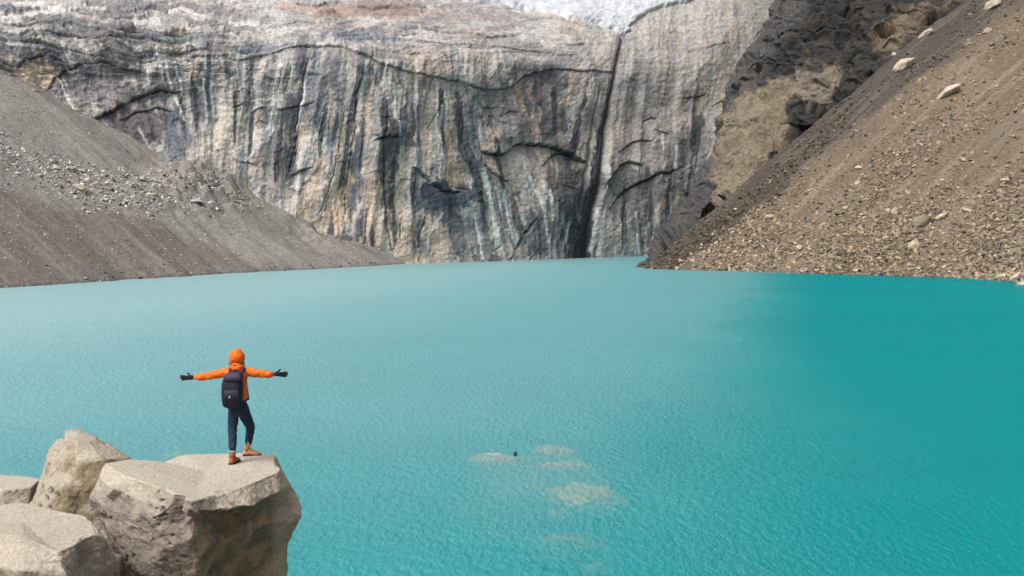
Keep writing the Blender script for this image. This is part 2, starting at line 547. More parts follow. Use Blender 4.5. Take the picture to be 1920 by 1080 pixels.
    patch(668, 320, 13, 90, BL, .8, -.12)
    patch(728, 310, 18, 110, DK, .8, .05)
    patch(840, 370, 62, 32, BL, .85)
    patch(905, 350, 22, 70, BL, .6, .2)
    patch(930, 190, 40, 50, (0.12, 0.12, 0.125), .75)
    patch(880, 250, 22, 80, (0.13, 0.13, 0.14), .7)
    patch(1060, 350, 38, 74, (0.085, 0.085, 0.09), .8)
    patch(1000, 440, 44, 44, (0.09, 0.092, 0.1), .75)
    patch(1085, 450, 34, 50, (0.05, 0.055, 0.065), .9)
    patch(880, 440, 50, 40, (0.15, 0.15, 0.155), .6)
    patch(1180, 340, 60, 36, (0.13, 0.13, 0.135), .7)
    patch(1190, 400, 36, 40, (0.14, 0.145, 0.155), .6)
    patch(1270, 330, 60, 80, (0.16, 0.155, 0.155), .6)
    patch(670, 72, 70, 14, (0.12, 0.13, 0.15), .7)
    patch(480, 85, 50, 12, (0.17, 0.18, 0.20), .7)
    patch(190, 52, 110, 12, (0.15, 0.14, 0.145), .7)
    patch(290, 62, 50, 10, (0.13, 0.13, 0.14), .7)
    patch(70, 145, 45, 28, (0.40, 0.33, 0.245), .75)
    patch(420, 260, 46, 60, (0.40, 0.36, 0.31), .75, -.5)
    patch(640, 385, 26, 60, (0.40, 0.315, 0.235), .7, -.2)
    patch(580, 370, 22, 50, (0.36, 0.285, 0.22), .7, -.2)
    patch(700, 420, 16, 70, (0.40, 0.32, 0.25), .6)
    patch(800, 120, 45, 40, (0.36, 0.30, 0.24), .5)
    patch(690, 22, 130, 16, (0.23, 0.165, 0.135), .75)
    patch(880, 30, 90, 14, (0.20, 0.175, 0.16), .6)
    patch(930, 80, 120, 14, (0.22, 0.205, 0.19), .6)
    patch(580, 12, 60, 10, (0.30, 0.20, 0.16), .5)
    patch(740, 8, 70, 12, (0.19, 0.15, 0.14), .6)
    for cx, cy, rx, ry, le in ((522, 290, 6, 70, -.1), (552, 250, 9, 90, -.12), (605, 250, 4, 70, -.14), (628, 250, 4, 60, -.14), (656, 250, 7, 130, -.14),
                               (716, 260, 9, 90, 0), (742, 400, 6, 80, .05), (776, 350, 6, 50, .1), (832, 230, 7, 60, .1), (866, 240, 8, 80, .12),
                               (893, 330, 9, 90, .2), (936, 300, 8, 60, .2), (1080, 250, 8, 90, -.2), (1110, 330, 6, 120, -.2), (1040, 210, 7, 50, 0),
                               (470, 250, 5, 50, -.05), (440, 210, 4, 60, 0), (365, 190, 8, 60, .1), (340, 210, 5, 60, .15), (1215, 410, 7, 60, -.05),
                               (1245, 390, 7, 60, -.05), (1165, 420, 6, 60, -.1), (1300, 250, 16, 40, 0), (620, 440, 7, 40, -.1), (700, 450, 5, 40, 0)):
        patch(cx, cy, rx, ry, (0.068, 0.070, 0.080), .85, le)
    for cx, cy, rx, ry, le in ((596, 340, 10, 60, -.14), (636, 300, 10, 80, -.14), (692, 350, 11, 100, 0), (755, 360, 9, 70, .05), (800, 250, 16, 60, .05),
                               (848, 290, 8, 60, .1), (915, 400, 9, 60, .2), (1150, 260, 10, 60, -.2), (560, 420, 10, 40, -.2), (770, 450, 10, 40, 0), (830, 455, 9, 40, 0)):
        patch(cx, cy, rx, ry, (0.385, 0.318, 0.252), .5, le)
    for pts, w, k in (([(905, 320), (918, 380), (928, 430), (932, 462)], 6, .95), ([(946, 360), (955, 410), (966, 455)], 5.5, .9),
                      ([(985, 290), (998, 340), (1012, 380)], 5, .75), ([(930, 350), (938, 390)], 3, .7), ([(888, 400), (898, 450), (902, 490)], 3.2, .8),
                      ([(1012, 380), (1022, 430), (1028, 470)], 3.2, .6), ([(970, 370), (985, 420)], 3, .6),
                      ([(1118, 390), (1112, 430), (1108, 470)], 4, .9), ([(1136, 360), (1126, 420), (1120, 478)], 3, .8), ([(1190, 400), (1188, 450), (1190, 478)], 3, .7),
                      ([(1262, 275), (1262, 320)], 2.5, .7), ([(1240, 250), (1238, 280)], 2.2, .7), ([(1210, 420), (1208, 470)], 2.2, .6),
                      ([(112, 150), (126, 180), (140, 208)], 3, .8), ([(120, 150), (136, 182), (146, 210)], 2.0, .7),
                      ([(310, 115), (322, 165), (345, 225)], 3, .8), ([(330, 125), (340, 170)], 2, .7), ([(380, 150), (386, 200), (388, 270)], 2.4, .7),
                      ([(262, 240), (275, 270)], 2.5, .6), ([(400, 200), (402, 250)], 2, .6), ([(572, 150), (566, 200), (560, 240)], 2.2, .8),
                      ([(525, 112), (515, 170), (505, 240)], 2.0, .6), ([(828, 400), (806, 440), (800, 486)], 3.2, .6), ([(930, 270), (922, 300)], 2.5, .7),
                      ([(1005, 185), (1000, 230)], 3, .5), ([(1065, 170), (1075, 220)], 3, .5), ([(830, 200), (826, 260)], 4, .5)):
        ds, _ = seg_dist(lerp(U, wu, .4), V, pts)
        c = cmix(c, (0.52, 0.51, 0.49), np.exp(-(ds / (w * 1.15 * (.7 + .5 * n2(fl / 5, V / 30, 60)))) ** 2) * k)
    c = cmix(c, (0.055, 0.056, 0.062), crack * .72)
    c = cmix(c, (0.09, 0.09, 0.10), under * .5)  # shade beneath the overhangs, painted into the colour
    c = cmix(c, (0.030, 0.033, 0.040), np.clip(gul * 1.5, 0, 1) * .93)  # darkness inside the gully, painted on as well as recessed
    # streaky speckle
    c *= (1 + .17 * n2(U / 3.4, V / 3.0, 61) + .06 * wall * n2(fl / 3.0, V / 30, 62) + .10 * n2(U / 5, V / 5, 66) + .16 * n2(U / 9, V / 7, 63) + .2 * slab * n2((U + V) / 9, V / 2.2, 64))[..., None]
    c = .235 * (np.maximum(c, .01) / .235) ** 1.28 * np.array([.955, .995, 1.03], dtype=np.float32)
    px = np.stack([x + nx * d, y + ny * d, z + nz * d], -1)
    nr, nc = U.shape
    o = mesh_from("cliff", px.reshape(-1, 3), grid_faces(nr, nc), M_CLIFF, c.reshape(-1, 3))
    tag(o, kind="structure")
    # --- dirty glacier snow lying on the slabs above the gully
    out = [(800, -60), (825, -5), (870, 9), (935, 14), (985, 26), (1040, 36), (1085, 44), (1120, 50), (1145, 58), (1166, 74),
           (1176, 66), (1186, 50), (1204, 34), (1228, 22), (1262, 14), (1300, 2), (1330, -20), (1350, -60)]
    sdn = poly_sd(U + 5 * fbm2(U / 22, V / 10, 3, 70), V + 3 * fbm2(U / 22, V / 10, 3, 71), out)
    th_s = lerp(-1.5, 1.4, ss(3, -7, sdn)) + .5 * fbm2(U / 20, V / 8, 3, 72)
    ps = np.stack([x + nx * (d + th_s), y + ny * (d + th_s), z + nz * (d + th_s)], -1)
    i0 = np.argmax(ratio[:, 0] > 0.95)
    jj = np.where((ucol > 700) & (ucol < 1700))[0]
    sub = np.ix_(np.arange(i0, nr), jj)
    keep = (sdn[sub] < 5)
    ids = np.arange(keep.size).reshape(keep.shape)
    q = grid_faces(*keep.shape)
    q = q[keep.ravel()[q].all(1)]
    used = np.unique(q)
    remap = -np.ones(keep.size, dtype=np.int64)
    remap[used] = np.arange(len(used))
    cs = np.zeros(keep.shape + (3,), dtype=np.float32)
    cs[:] = (0.375, 0.39, 0.41)
    Us, Vs = U[sub], V[sub]
    cs = cmix(cs, (0.30, 0.305, 0.32), ss(.1, .6, fbm2(Us / 26, Vs / 8, 4, 73)) * .8)
    cs = cmix(cs, (0.30, 0.295, 0.29), ss(1060, 880, Us) * ss(-.1, .4, fbm2(Us / 40, Vs / 9, 3, 74)) * .6)
    cs = cmix(cs, (0.20, 0.20, 0.21), ss(.35, .6, n2(Us / 6, Vs / 3, 75)) * .7)
    so = mesh_from("snow_field", ps[sub].reshape(-1, 3)[used], remap[q], M_SNOW, cs.reshape(-1, 3)[used])
    tag(so, kind="structure")


build_cliff()


# ------------------------------------------------------------------ scree slopes
class Slope:
    """a talus slope: columns run along the shore, rows climb the fall line"""

    def __init__(s, shore, up, tan, a, l):
        s.a, s.l = a, l
        shore = np.array(shore, dtype=np.float64)
        up = np.array(up, dtype=np.float64)
        up /= np.linalg.norm(up, axis=1, keepdims=True)
        s.k = np.concatenate([[0], np.cumsum(np.hypot(*np.diff(shore, axis=0).T))])
        s.shore, s.up, s.tan = shore, up, tan

    def at(s, A, L):
        dx0 = (s.shore[1] - s.shore[0]) / s.k[1]
        ex = np.minimum(A, 0)
        X = np.interp(A, s.k, s.shore[:, 0]) + ex * dx0[0]
        Y = np.interp(A, s.k, s.shore[:, 1]) + ex * dx0[1]
        ux, uy = np.interp(A, s.k, s.up[:, 0]), np.interp(A, s.k, s.up[:, 1])
        return X + ux * L, Y + uy * L, s.tan * L


def spaced(*parts):
    return np.concatenate([np.arange(p0, p1, st) for p0, p1, st in parts])


# right slope, brown
SR = Slope([(33, 270), (63.8, 244.4), (97, 217), (101, 200), (97, 184), (90, 168), (96, 120), (112, 60), (118, -60)],
           [(.64, .77), (.64, .77), (.66, .75), (.76, .65), (.86, .5), (.93, .36), (.97, .2), (1, 0), (1, 0)], .70, None, None)
EDGE = .372
cr = spaced((-22, -2, .8), (-2, 120, .34), (120, 330, 5))
lr = spaced((-8, 150, .36), (150, 420, 5))
LG, CG = np.meshgrid(lr, cr, indexing='ij')
AG = EDGE * np.maximum(LG, -2) + CG
X, Y, Z = SR.at(AG, LG)
fall = n2(CG / 9, LG / 90, 101)
Z = Z + 1.1 * fbm2(AG / 30, LG / 45, 3, 100) + .5 * fall + .22 * fbm2(AG / 3, LG / 3, 3, 102) + .12 * fbm2(AG / .8, LG / .8, 2, 103)
Z -= np.where(CG < 7, .045 * (7 - CG) ** 2, 0)
Z = np.where(LG < 3, Z - .5 * fbm2(AG / 6, LG / 9, 2, 104) * 0 , Z)
c = np.zeros(Z.shape + (3,), dtype=np.float32)
c[:] = (0.100, 0.075, 0.052)
c = cmix(c, (0.122, 0.094, 0.066), ss(-.1, .5, fbm2(AG / 16, LG / 30, 3, 105)))
c = cmix(c, (0.125, 0.10, 0.078), ss(.05, .6, n2(CG / 3.5, LG / 60, 106) + .4 * n2(CG / 1.2, LG / 25, 107)) * .75)
c = cmix(c, (0.18, 0.145, 0.105), ss(.15, .6, n2(CG / 2.2, LG / 45, 108)) * .45)
c = cmix(c, (0.155, 0.145, 0.135), ss(.0, .5, fbm2(AG / 14, LG / 12, 3, 109)) * ss(84, 100, AG) * .8)
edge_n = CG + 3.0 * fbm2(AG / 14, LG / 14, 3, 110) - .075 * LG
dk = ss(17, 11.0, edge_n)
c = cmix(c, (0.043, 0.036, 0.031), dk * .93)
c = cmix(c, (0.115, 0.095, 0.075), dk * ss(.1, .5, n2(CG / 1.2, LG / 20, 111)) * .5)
c = cmix(c, (0.08, 0.07, 0.06), ss(.45, .1, Z) * .8)
c *= (1 + .25 * n2(AG / .9, LG / .9, 112))[..., None]
GR = np.stack([X, Y, Z], -1)
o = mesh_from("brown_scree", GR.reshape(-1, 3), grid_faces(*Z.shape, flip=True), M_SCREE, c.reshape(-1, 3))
tag(o, kind="structure")

# left slope, grey
SL = Slope([(-33.6, 306), (-52, 270), (-70, 233), (-90.5, 176), (-112, 120), (-130, 60), (-140, -60)],
           [(-.916, .4)] * 4 + [(-.93, .36), (-.96, .25), (-1, 0)], .65, None, None)
al = spaced((-26, 150, .40), (150, 420, 4))
ll = spaced((-8, 100, .40), (100, 190, 3))
LG2, AG2 = np.meshgrid(ll, al, indexing='ij')
X, Y, Z = SL.at(AG2, LG2)
u_, v_ = proj(X, Y, Z)
hump = 2.2 * np.exp(-((u_ - 385) / 85) ** 2) * np.exp(-((v_ - 345) / 45) ** 2) - 1.0 * np.exp(-((u_ - 600) / 70) ** 2) * np.exp(-((v_ - 425) / 40) ** 2)
Z = Z + 1.3 * fbm2(AG2 / 30, LG2 / 40, 4, 120) + .55 * n2(AG2 / 6, LG2 / 80, 121) + 1.6 * hump * (1 + fbm2(AG2 / 5, LG2 / 5, 3, 119)) \
    + .12 * fbm2(AG2 / 2.5, LG2 / 2.5, 3, 122) + .07 * fbm2(AG2 / .8, LG2 / .8, 2, 123)
Z -= np.where(AG2 < 3, .02 * (3 - AG2) ** 2, 0)
c = np.zeros(Z.shape + (3,), dtype=np.float32)
c[:] = (0.178, 0.166, 0.152)
low = [(-300, 330), (0, 345), (90, 372), (210, 392), (330, 420), (440, 470), (540, 512), (300, 560), (-300, 620)]
sdl = poly_sd(u_ + 14 * fbm2(u_ / 50, v_ / 30, 3, 124), v_ + 8 * fbm2(u_ / 50, v_ / 30, 3, 125), low)
c = cmix(c, (0.112, 0.097, 0.086), ss(10, -22, sdl) * .9)
# streaks down the fall line
sk = n2(AG2 / 2.6, LG2 / 60, 126) + .5 * n2(AG2 / .9, LG2 / 30, 127)
c = cmix(c, (0.115, 0.103, 0.094), ss(.1, .7, sk) * .42)
c = cmix(c, (0.25, 0.222, 0.19), ss(.1, .7, n2(AG2 / 2.2, LG2 / 50, 128) + .6 * n2(AG2 / .8, LG2 / 24, 129)) * .28)
for pts, w, k in (([(-40, 110), (40, 158), (120, 205), (190, 262), (260, 300)], 10, .6), ([(420, 320), (450, 380), (480, 410)], 6, .6),
                  ([(400, 330), (470, 420), (560, 470), (640, 486)], 9, .35), ([(555, 395), (600, 425), (660, 455), (720, 482)], 5, .7),
                  ([(530, 320), (545, 360), (580, 405)], 5, .6)):
    ds, _ = seg_dist(u_ + 6 * n2(u_ / 20, v_ / 20, 130), v_ + 6 * n2(u_ / 20, v_ / 20, 131), pts)
    c = cmix(c, (0.11, 0.10, 0.093), np.exp(-(ds / w) ** 2) * k)
c = cmix(c, (0.08, 0.072, 0.066), ss(.5, .1, Z) * .8)
c *= (1 + .20 * n2(AG2 / .9, LG2 / .9, 132))[..., None]
GL = np.stack([X, Y, Z], -1)
o = mesh_from("grey_scree", GL.reshape(-1, 3), grid_faces(*Z.shape), M_SCREE_L, c.reshape(-1, 3))
tag(o, kind="structure")


# ------------------------------------------------------------------ the dark rock spur behind the brown slope
def build_ridge():
    V_ = np.concatenate([np.linspace(510, -40, 420), np.linspace(-55, -3300, 110)])
    lv = np.array([-3300, -420, -200, -40, 0, 40, 90, 150, 220, 280, 330, 380, 430, 480, 510])
    lu = np.array([1480, 1470, 1460, 1454, 1450, 1440, 1402, 1374, 1345, 1341, 1326, 1272, 1240, 1204, 1186])
    ev = np.array([-3300, -420, 0, 120, 250, 390, 503, 510])
    eu = np.array([7400, 2300, 1790, 1640, 1500, 1330, 1190, 1182])
    ed = np.array([620, 430, 337, 322, 303, 285, 271, 270])
    left = np.interp(V_, lv, lu) + 7 * fbm2(V_ / 22, V_ * 0 + 3.3, 4, 140)
    edge = np.interp(V_, ev, eu)
    edep = np.interp(V_, ev, ed)
    k = np.concatenate([np.linspace(-1, 0, 40)[:-1], np.linspace(0, 1, 300)])
    K, VV = np.meshgrid(k, V_, indexing='xy')
    lft, edg, edp = left[:, None], edge[:, None], edep[:, None]
    span = np.maximum(edg - lft, 4) + 60
    kk = np.clip(K, 0, 1)
    U = lft + span * kk
    off = 46 * np.minimum(1, (edg - lft) / 150)
    D = edp + 6 + off * (1 - kk) ** 1.0 - 10 * np.sin(np.pi * kk) * np.minimum(1, (edg - lft) / 120)
    # the far side turns away behind the outline
    bk = np.clip(-K, 0, 1)
    D = D + 95 * bk
    U = U + 70 * bk ** 1.6
    u, v = (U - 960) / F, (540 - VV) / F
    dy = CP + v * SP
    kk2 = D / dy
    x, y, z = u * kk2, D, CZ + (-SP + v * CP) * kk2
    disp = 4.0 * fbm3(x / 26, y / 26, z / 26, 5, 141, .55)
    r = 1 - np.abs(fbm3((x + .45 * z) / 10, y / 11, z / 30, 3, 144)) * 2
    disp += 2.4 * r + .45 * fbm3(x / 2.6, y / 2.6, z / 2.2, 3, 147, .6)
    disp *= ss(0, .06, kk) * .8 + .2
    UU0, VV0 = proj(x, y, z)
    soft_ = poly_sd(UU0, VV0, [(1346, 218), (1388, 165), (1482, 140), (1470, 262), (1445, 300), (1338, 392), (1318, 396), (1334, 330)])
    disp *= lerp(1.0, .45, ss(6, -14, soft_) * .8) * ss(-2, 14, z)
    nx, ny = -.72, -.69
    px = np.stack([x + nx * disp, y + ny * disp, z + .25 * disp], -1)
    # fracture planes: slabs broken off the face, leaving flat facets
    gu_, gv_ = np.gradient(px, axis=1), np.gradient(px, axis=0)
    nrm_ = np.cross(gu_, gv_)
    nrm_ /= np.linalg.norm(nrm_, axis=-1, keepdims=True) + 1e-9
    if (nrm_[..., 1] < 0).mean() < .5:
        nrm_ = -nrm_
    shape_ = px.shape
    pf, nf = px.reshape(-1, 3), nrm_.reshape(-1, 3)
    ft = soft_.ravel()
    cr_ = np.random.default_rng(77)
    cand = np.where((pf[:, 2] > 3) & (pf[:, 2] < 110) & (kk.ravel() > .02))[0]
    for q in cr_.choice(cand, 190):
        pn = nf[q] + cr_.normal(0, .28, 3)
        pn /= np.linalg.norm(pn)
        rad = cr_.uniform(3, 11)
        big = np.abs(pf[:, 2] - pf[q, 2]) < rad
        sub = np.where(big)[0]
        dv = pf[sub] - pf[q]
        h = dv @ pn + cr_.uniform(.2, 1.1)
        near = ss(rad, rad * .6, np.sqrt((dv ** 2).sum(1)))
        pf[sub] -= pn[None] * (np.maximum(h, 0) * (h < 3.5) * near * .92)[:, None]
    g_ = .55 * (1 - 2 * np.abs(fbm3((x + .4 * z) / 4.5, y / 4.5, z / 11, 3, 170, .55))) + .5 * fbm3(x / 1.8, y / 1.8, z / 2.4, 3, 174, .6)
    g_ = g_ * ss(0, 8, z) * lerp(1, .4, ss(6, -14, soft_))
    px = pf.reshape(shape_) + np.stack([nx * g_, ny * g_, .2 * g_], -1)
    c = np.zeros(x.shape + (3,), dtype=np.float32)
    c[:] = (0.082, 0.076, 0.070)
    c = cmix(c, (0.05, 0.052, 0.056), ss(-.1, .4, fbm3(x / 14, y / 14, z / 20, 3, 150)))
    c = cmix(c, (0.135, 0.112, 0.082), ss(.1, .6, fbm3(x / 9, y / 9, z / 12, 4, 152)) * .8)
    c = cmix(c, (0.15, 0.14, 0.125), ss(.3, .7, fbm3(x / 3, y / 3, z / 4, 3, 155)) * .7)
    UU, VV2 = proj(x, y, z)
    wob = 12 * fbm2(UU / 30, VV2 / 30, 4, 157)
    c *= .26
    tan = [(1346, 218), (1372, 196), (1388, 165), (1420, 178), (1450, 150), (1482, 140), (1500, 165), (1476, 205), (1470, 262), (1445, 300),
           (1390, 345), (1338, 392), (1318, 396), (1334, 330), (1345, 270)]
    sd = poly_sd(UU + wob, VV2 + wob * .6, tan)
    c = cmix(c, (0.055, 0.053, 0.052), ss(60, 30, np.abs(UU - np.interp(VV2, lv, lu) - 20)) * .75)
    c = cmix(c, (0.150, 0.120, 0.082), ss(7, -7, sd) * (.70 + .3 * fbm3(x / 5, y / 5, z / 5, 3, 159)))
    t2 = [(1500, 130), (1560, 110), (1590, 150), (1540, 200), (1490, 190)]
    c = cmix(c, (0.16, 0.135, 0.10), ss(8, -10, poly_sd(UU + wob * 1.4, VV2 + wob, t2)) * .6)
    c = cmix(c, (0.16, 0.12, 0.085), ss(10, -14, poly_sd(UU + wob * 1.4, VV2 + wob, [(1640, 60), (1700, 20), (1790, -5), (1740, 50), (1660, 110)])) * .6)
    c *= (1 + .3 * fbm3(x / 1.2, y / 1.2, z / 1.2, 2, 160))[..., None]
    o = mesh_from("rock_ridge", px.reshape(-1, 3), grid_faces(*x.shape), M_RIDGE, c.reshape(-1, 3))
    tag(o, kind="structure")


build_ridge()


# ------------------------------------------------------------------ loose stones
def hull_rock(rs, n=14, squash=(1, .8, .55), rough=.22):
    bm = bmesh.new()
    for _ in range(n):
        v = Vector((rs.gauss(0, 1), rs.gauss(0, 1), rs.gauss(0, 1))).normalized()
        v *= 1 - rough * rs.random()
        bm.verts.new((v.x * squash[0], v.y * squash[1], v.z * squash[2]))
    bmesh.ops.convex_hull(bm, input=bm.verts)
    loose = [v for v in bm.verts if not v.link_faces]
    bmesh.ops.delete(bm, geom=loose, context='VERTS')
    bmesh.ops.triangulate(bm, faces=bm.faces)
    bm.verts.ensure_lookup_table()
    vs = np.array([v.co[:] for v in bm.verts], dtype=np.float32)
    fs = np.array([[v.index for v in f.verts] for f in bm.faces], dtype=np.int32)
    bm.free()
    return vs, fs


RS = random.Random(3)
PROTO = [hull_rock(RS, 13) for _ in range(8)]
GOOD = [hull_rock(RS, 26, (1, .78, .6), .18) for _ in range(7)]


def rot_mats(n, rng, tilt=.5):
    az = rng.uniform(0, 2 * np.pi, n)
    tx, ty = rng.normal(0, tilt, n), rng.normal(0, tilt, n)
    ca, sa = np.cos(az), np.sin(az)
    z0, o1 = np.zeros(n), np.ones(n)
    Rz = np.stack([ca, -sa, z0, sa, ca, z0, z0, z0, o1], -1).reshape(n, 3, 3)
    cx, sx = np.cos(tx), np.sin(tx)
    Rx = np.stack([o1, z0, z0, z0, cx, -sx, z0, sx, cx], -1).reshape(n, 3, 3)
    cy, sy = np.cos(ty), np.sin(ty)
    Ry = np.stack([cy, z0, sy, z0, o1, z0, -sy, z0, cy], -1).reshape(n, 3, 3)
    return Rx @ Ry @ Rz


def rubble(name, pos, size, cols, mat, rng):
    vs, fs, cs, off = [], [], [], 0
    pick = rng.integers(0, len(PROTO), len(pos))
    for k, (pv, pf) in enumerate(PROTO):
        m = pick == k
        n = int(m.sum())
        if not n:
            continue
        R = rot_mats(n, rng, .6)
        w = np.einsum('nij,vj->nvi', R, pv) * size[m][:, None, None] + pos[m][:, None, :]
        vs.append(w.reshape(-1, 3))
        fs.append((pf[None] + (np.arange(n) * len(pv))[:, None, None] + off).reshape(-1, 3))
        cs.append(np.repeat(cols[m], len(pv), axis=0))
        off += n * len(pv)
    o = mesh_from(name, np.concatenate(vs), np.concatenate(fs), mat, np.concatenate(cs), smooth=False)
    return tag(o, kind="stuff")


def grid_at(G, rows, cols_, l, c):
    fi, fj = np.interp(l, rows, np.arange(len(rows))), np.interp(c, cols_, np.arange(len(cols_)))
    i, j = np.floor(fi).astype(int).clip(0, len(rows) - 2), np.floor(fj).astype(int).clip(0, len(cols_) - 2)
    a, b = (fi - i)[:, None], (fj - j)[:, None]
    return (G[i, j] * (1 - a) * (1 - b) + G[i + 1, j] * a * (1 - b) + G[i, j + 1] * (1 - a) * b + G[i + 1, j + 1] * a * b)


def stone_cols(n, rng, base, spread=.3):
    c = np.array(base, dtype=np.float32)[None] * (1 + rng.normal(0, spread, (n, 1)))
    c *= 1 + rng.normal(0, .022, (n, 3))
    return np.clip(c, .03, .7).astype(np.float32)


rng = np.random.default_rng(21)
# brown slope rubble: denser and coarser towards the water
n = 76000
l = np.abs(rng.exponential(58, n)) - .6
l = np.where(l > 148, rng.uniform(0, 148, n), l)
cc = rng.uniform(.5, 112, n)
dens = .45 + .9 * n2(cc / 12, l / 30, 200) + .22 * ss(26, 4, l)
keep = rng.random(n) < np.clip(dens, .12, 1) * np.where(cc < 8, .35, 1)
l, cc = l[keep], cc[keep]
size = .15 + rng.pareto(2.1, len(l)) * .18
size = np.minimum(size * lerp(1.45, .95, np.clip(l / 50, 0, 1)), .85)
pos = grid_at(GR, lr, cr, l, cc)
pos[:, 2] += size * .12
cols = stone_cols(len(l), rng, (0.175, 0.136, 0.096), .45)
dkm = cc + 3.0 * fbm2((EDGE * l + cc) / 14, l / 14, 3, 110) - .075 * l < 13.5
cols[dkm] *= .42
ns = 1500
ls, cs_ = rng.uniform(-1.3, .9, ns), rng.uniform(4, 118, ns)
ps_ = grid_at(GR, lr, cr, ls, cs_)
zs = .14 + rng.pareto(2.4, ns) * .16
pos, size = np.concatenate([pos, ps_]), np.concatenate([size, np.minimum(zs, .75)])
cols = np.concatenate([cols, stone_cols(ns, rng, (0.17, 0.14, 0.105), .5)])
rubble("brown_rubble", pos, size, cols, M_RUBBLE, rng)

# grey slope rubble: a band of blocks and thin scatter
GU, GV = proj(GL[..., 0], GL[..., 1], GL[..., 2])
n = 34000
a = rng.uniform(-5, 165, n)
l = rng.uniform(-.4, 95, n)
pos = grid_at(GL, ll, al, l, a)
pu, pv = proj(pos[:, 0], pos[:, 1], pos[:, 2])
BAND = [(-80, 215), (0, 262), (60, 292), (120, 300), (200, 318), (300, 322), (400, 318), (440, 345), (470, 380), (430, 395), (360, 392), (300, 398), (230, 396),
        (160, 384), (90, 352), (30, 328), (-80, 290)]
sdb = poly_sd(pu + 16 * n2(pu / 30, pv / 30, 203), pv, BAND)
inb = rng.random(n) < ss(22, -26, sdb)
keep = inb | (rng.random(n) < .45)
size = .10 + rng.pareto(2.8, n) * .11
size = np.where(inb, np.minimum(size * 2.1, .8), np.minimum(size, .35))
cols = stone_cols(n, rng, (0.31, 0.295, 0.27), .55)
cols[~inb] *= .85
pos[:, 2] += size * .12
pos, size, cols = pos[keep], size[keep], cols[keep]
ns = 1100
ls, as_ = rng.uniform(-1.3, .7, ns), rng.uniform(0, 170, ns)
pos = np.concatenate([pos, grid_at(GL, ll, al, ls, as_)])
size = np.concatenate([size, np.minimum(.10 + rng.pareto(2.4, ns) * .13, .6)])
cols = np.concatenate([cols, stone_cols(ns, rng, (0.13, 0.12, 0.11), .5)])
rubble("grey_rubble", pos, size, cols, M_RUBBLE, rng)

GOOD_ME = {}


def stone_mesh(k, mat):
    key = (k, mat.name)
    if key not in GOOD_ME:
        v, f = GOOD[k]
        ob = mesh_from("scree_rock", v, f, mat, smooth=False)
        GOOD_ME[key] = ob.data
        bpy.data.objects.remove(ob)
    return GOOD_ME[key]


def put_stone(name, k, mat, pos, scale, rot, label, cat, group=None):
    ob = bpy.data.objects.new(name, stone_mesh(k, mat))
    ob.location = pos
    ob.scale = scale
    ob.rotation_euler = rot
    COL.objects.link(ob)
    return tag(ob, label, cat, group)


# countable stones of the brown slope, the largest ones
n = 600
l = np.abs(rng.exponential(38, n)) - .2
l = np.clip(l, 0, 140)
cc = rng.uniform(9, 108, n)
pos = grid_at(GR, lr, cr, l, cc)
pu, pv = proj(pos[:, 0], pos[:, 1], pos[:, 2])
ok = np.where((pu > 1210) & (pu < 1915) & (pv > 4))[0][:260]
for i in ok:
    s = min(.5 + rng.pareto(3.0) * .32, 1.35)
    put_stone("scree_rock", int(rng.integers(7)), M_STONE, (pos[i, 0], pos[i, 1], pos[i, 2] + s * .15), (s * rng.uniform(.9, 1.5), s, s * rng.uniform(.7, 1.1)),
              (rng.normal(0, .4), rng.normal(.3, .4), rng.uniform(0, 6.28)),
              "small tan angular rock lying among many like it on the brown scree slope", "rock", "tan rocks strewn over the brown scree slope")
# blocks of the grey slope's boulder band
n = 3000
a, l = rng.uniform(0, 160, n), rng.uniform(4, 80, n)
pos = grid_at(GL, ll, al, l, a)
pu, pv = proj(pos[:, 0], pos[:, 1], pos[:, 2])
sdb = poly_sd(pu, pv, BAND)
ok = np.where((sdb < -6) & (pu > 3))[0][:150]
for i in ok:
    s = min(.34 + rng.pareto(2.6) * .24, 1.2)
    put_stone("talus_block", int(rng.integers(7)), M_STONE_G, (pos[i, 0], pos[i, 1], pos[i, 2] + s * .18), (s * rng.uniform(.9, 1.4), s, s * rng.uniform(.7, 1.2)),
              (rng.normal(0, .4), rng.normal(0, .4), rng.uniform(0, 6.28)),
              "grey block in the band of fallen rock crossing the grey scree slope", "rock", "fallen blocks in the band across the grey scree")


def locate(G, px, py):
    gu, gv = proj(G[..., 0], G[..., 1], G[..., 2])
    q = np.argmin((gu - px) ** 2 + (gv - py) ** 2)
    return Vector(G.reshape(-1, 3)[q])


def big_stone(name, G, px, py, w, h, ang, mat, label, seed, depth=None, cat="boulder"):
    """w, h: size on the photo in pixels; ang: tilt of the long axis"""
    p = locate(G, px, py)
    m = p.y / F
    rs = random.Random(seed)
    bm = bmesh.new()
    vs, fs = hull_rock(rs, 30, (1, 1, 1), .22)
    vv = [bm.verts.new(v) for v in vs]
    for f in fs:
        try:
            bm.faces.new([vv[i] for i in f])
        except ValueError:
            pass
    bmesh.ops.subdivide_edges(bm, edges=bm.edges[:], cuts=3, use_grid_fill=True)
    bmesh.ops.smooth_vert(bm, verts=bm.verts, factor=.5, use_axis_x=True, use_axis_y=True, use_axis_z=True)
    co = np.array([v.co[:] for v in bm.verts])
    dn = .10 * fbm3(co[:, 0] * 2, co[:, 1] * 2, co[:, 2] * 2, 4, seed)
    for v, q in zip(bm.verts, dn):
        v.co *= 1 + float(q)
    me = bpy.data.meshes.new(name)
    bm.to_mesh(me)
    bm.free()
    me.materials.append(mat)
    ob = bpy.data.objects.new(name, me)
    ob.scale = (w * m * .5, (depth or (w + h) * .5) * m * .5, h * m * .5)
    ob.rotation_euler = (0, -math.radians(ang), math.atan2(-p.x, p.y) * 1.0)
    ob.location = p + Vector((0, 0, h * m * .12))
    COL.objects.link(ob)
    return tag(ob, label, cat)


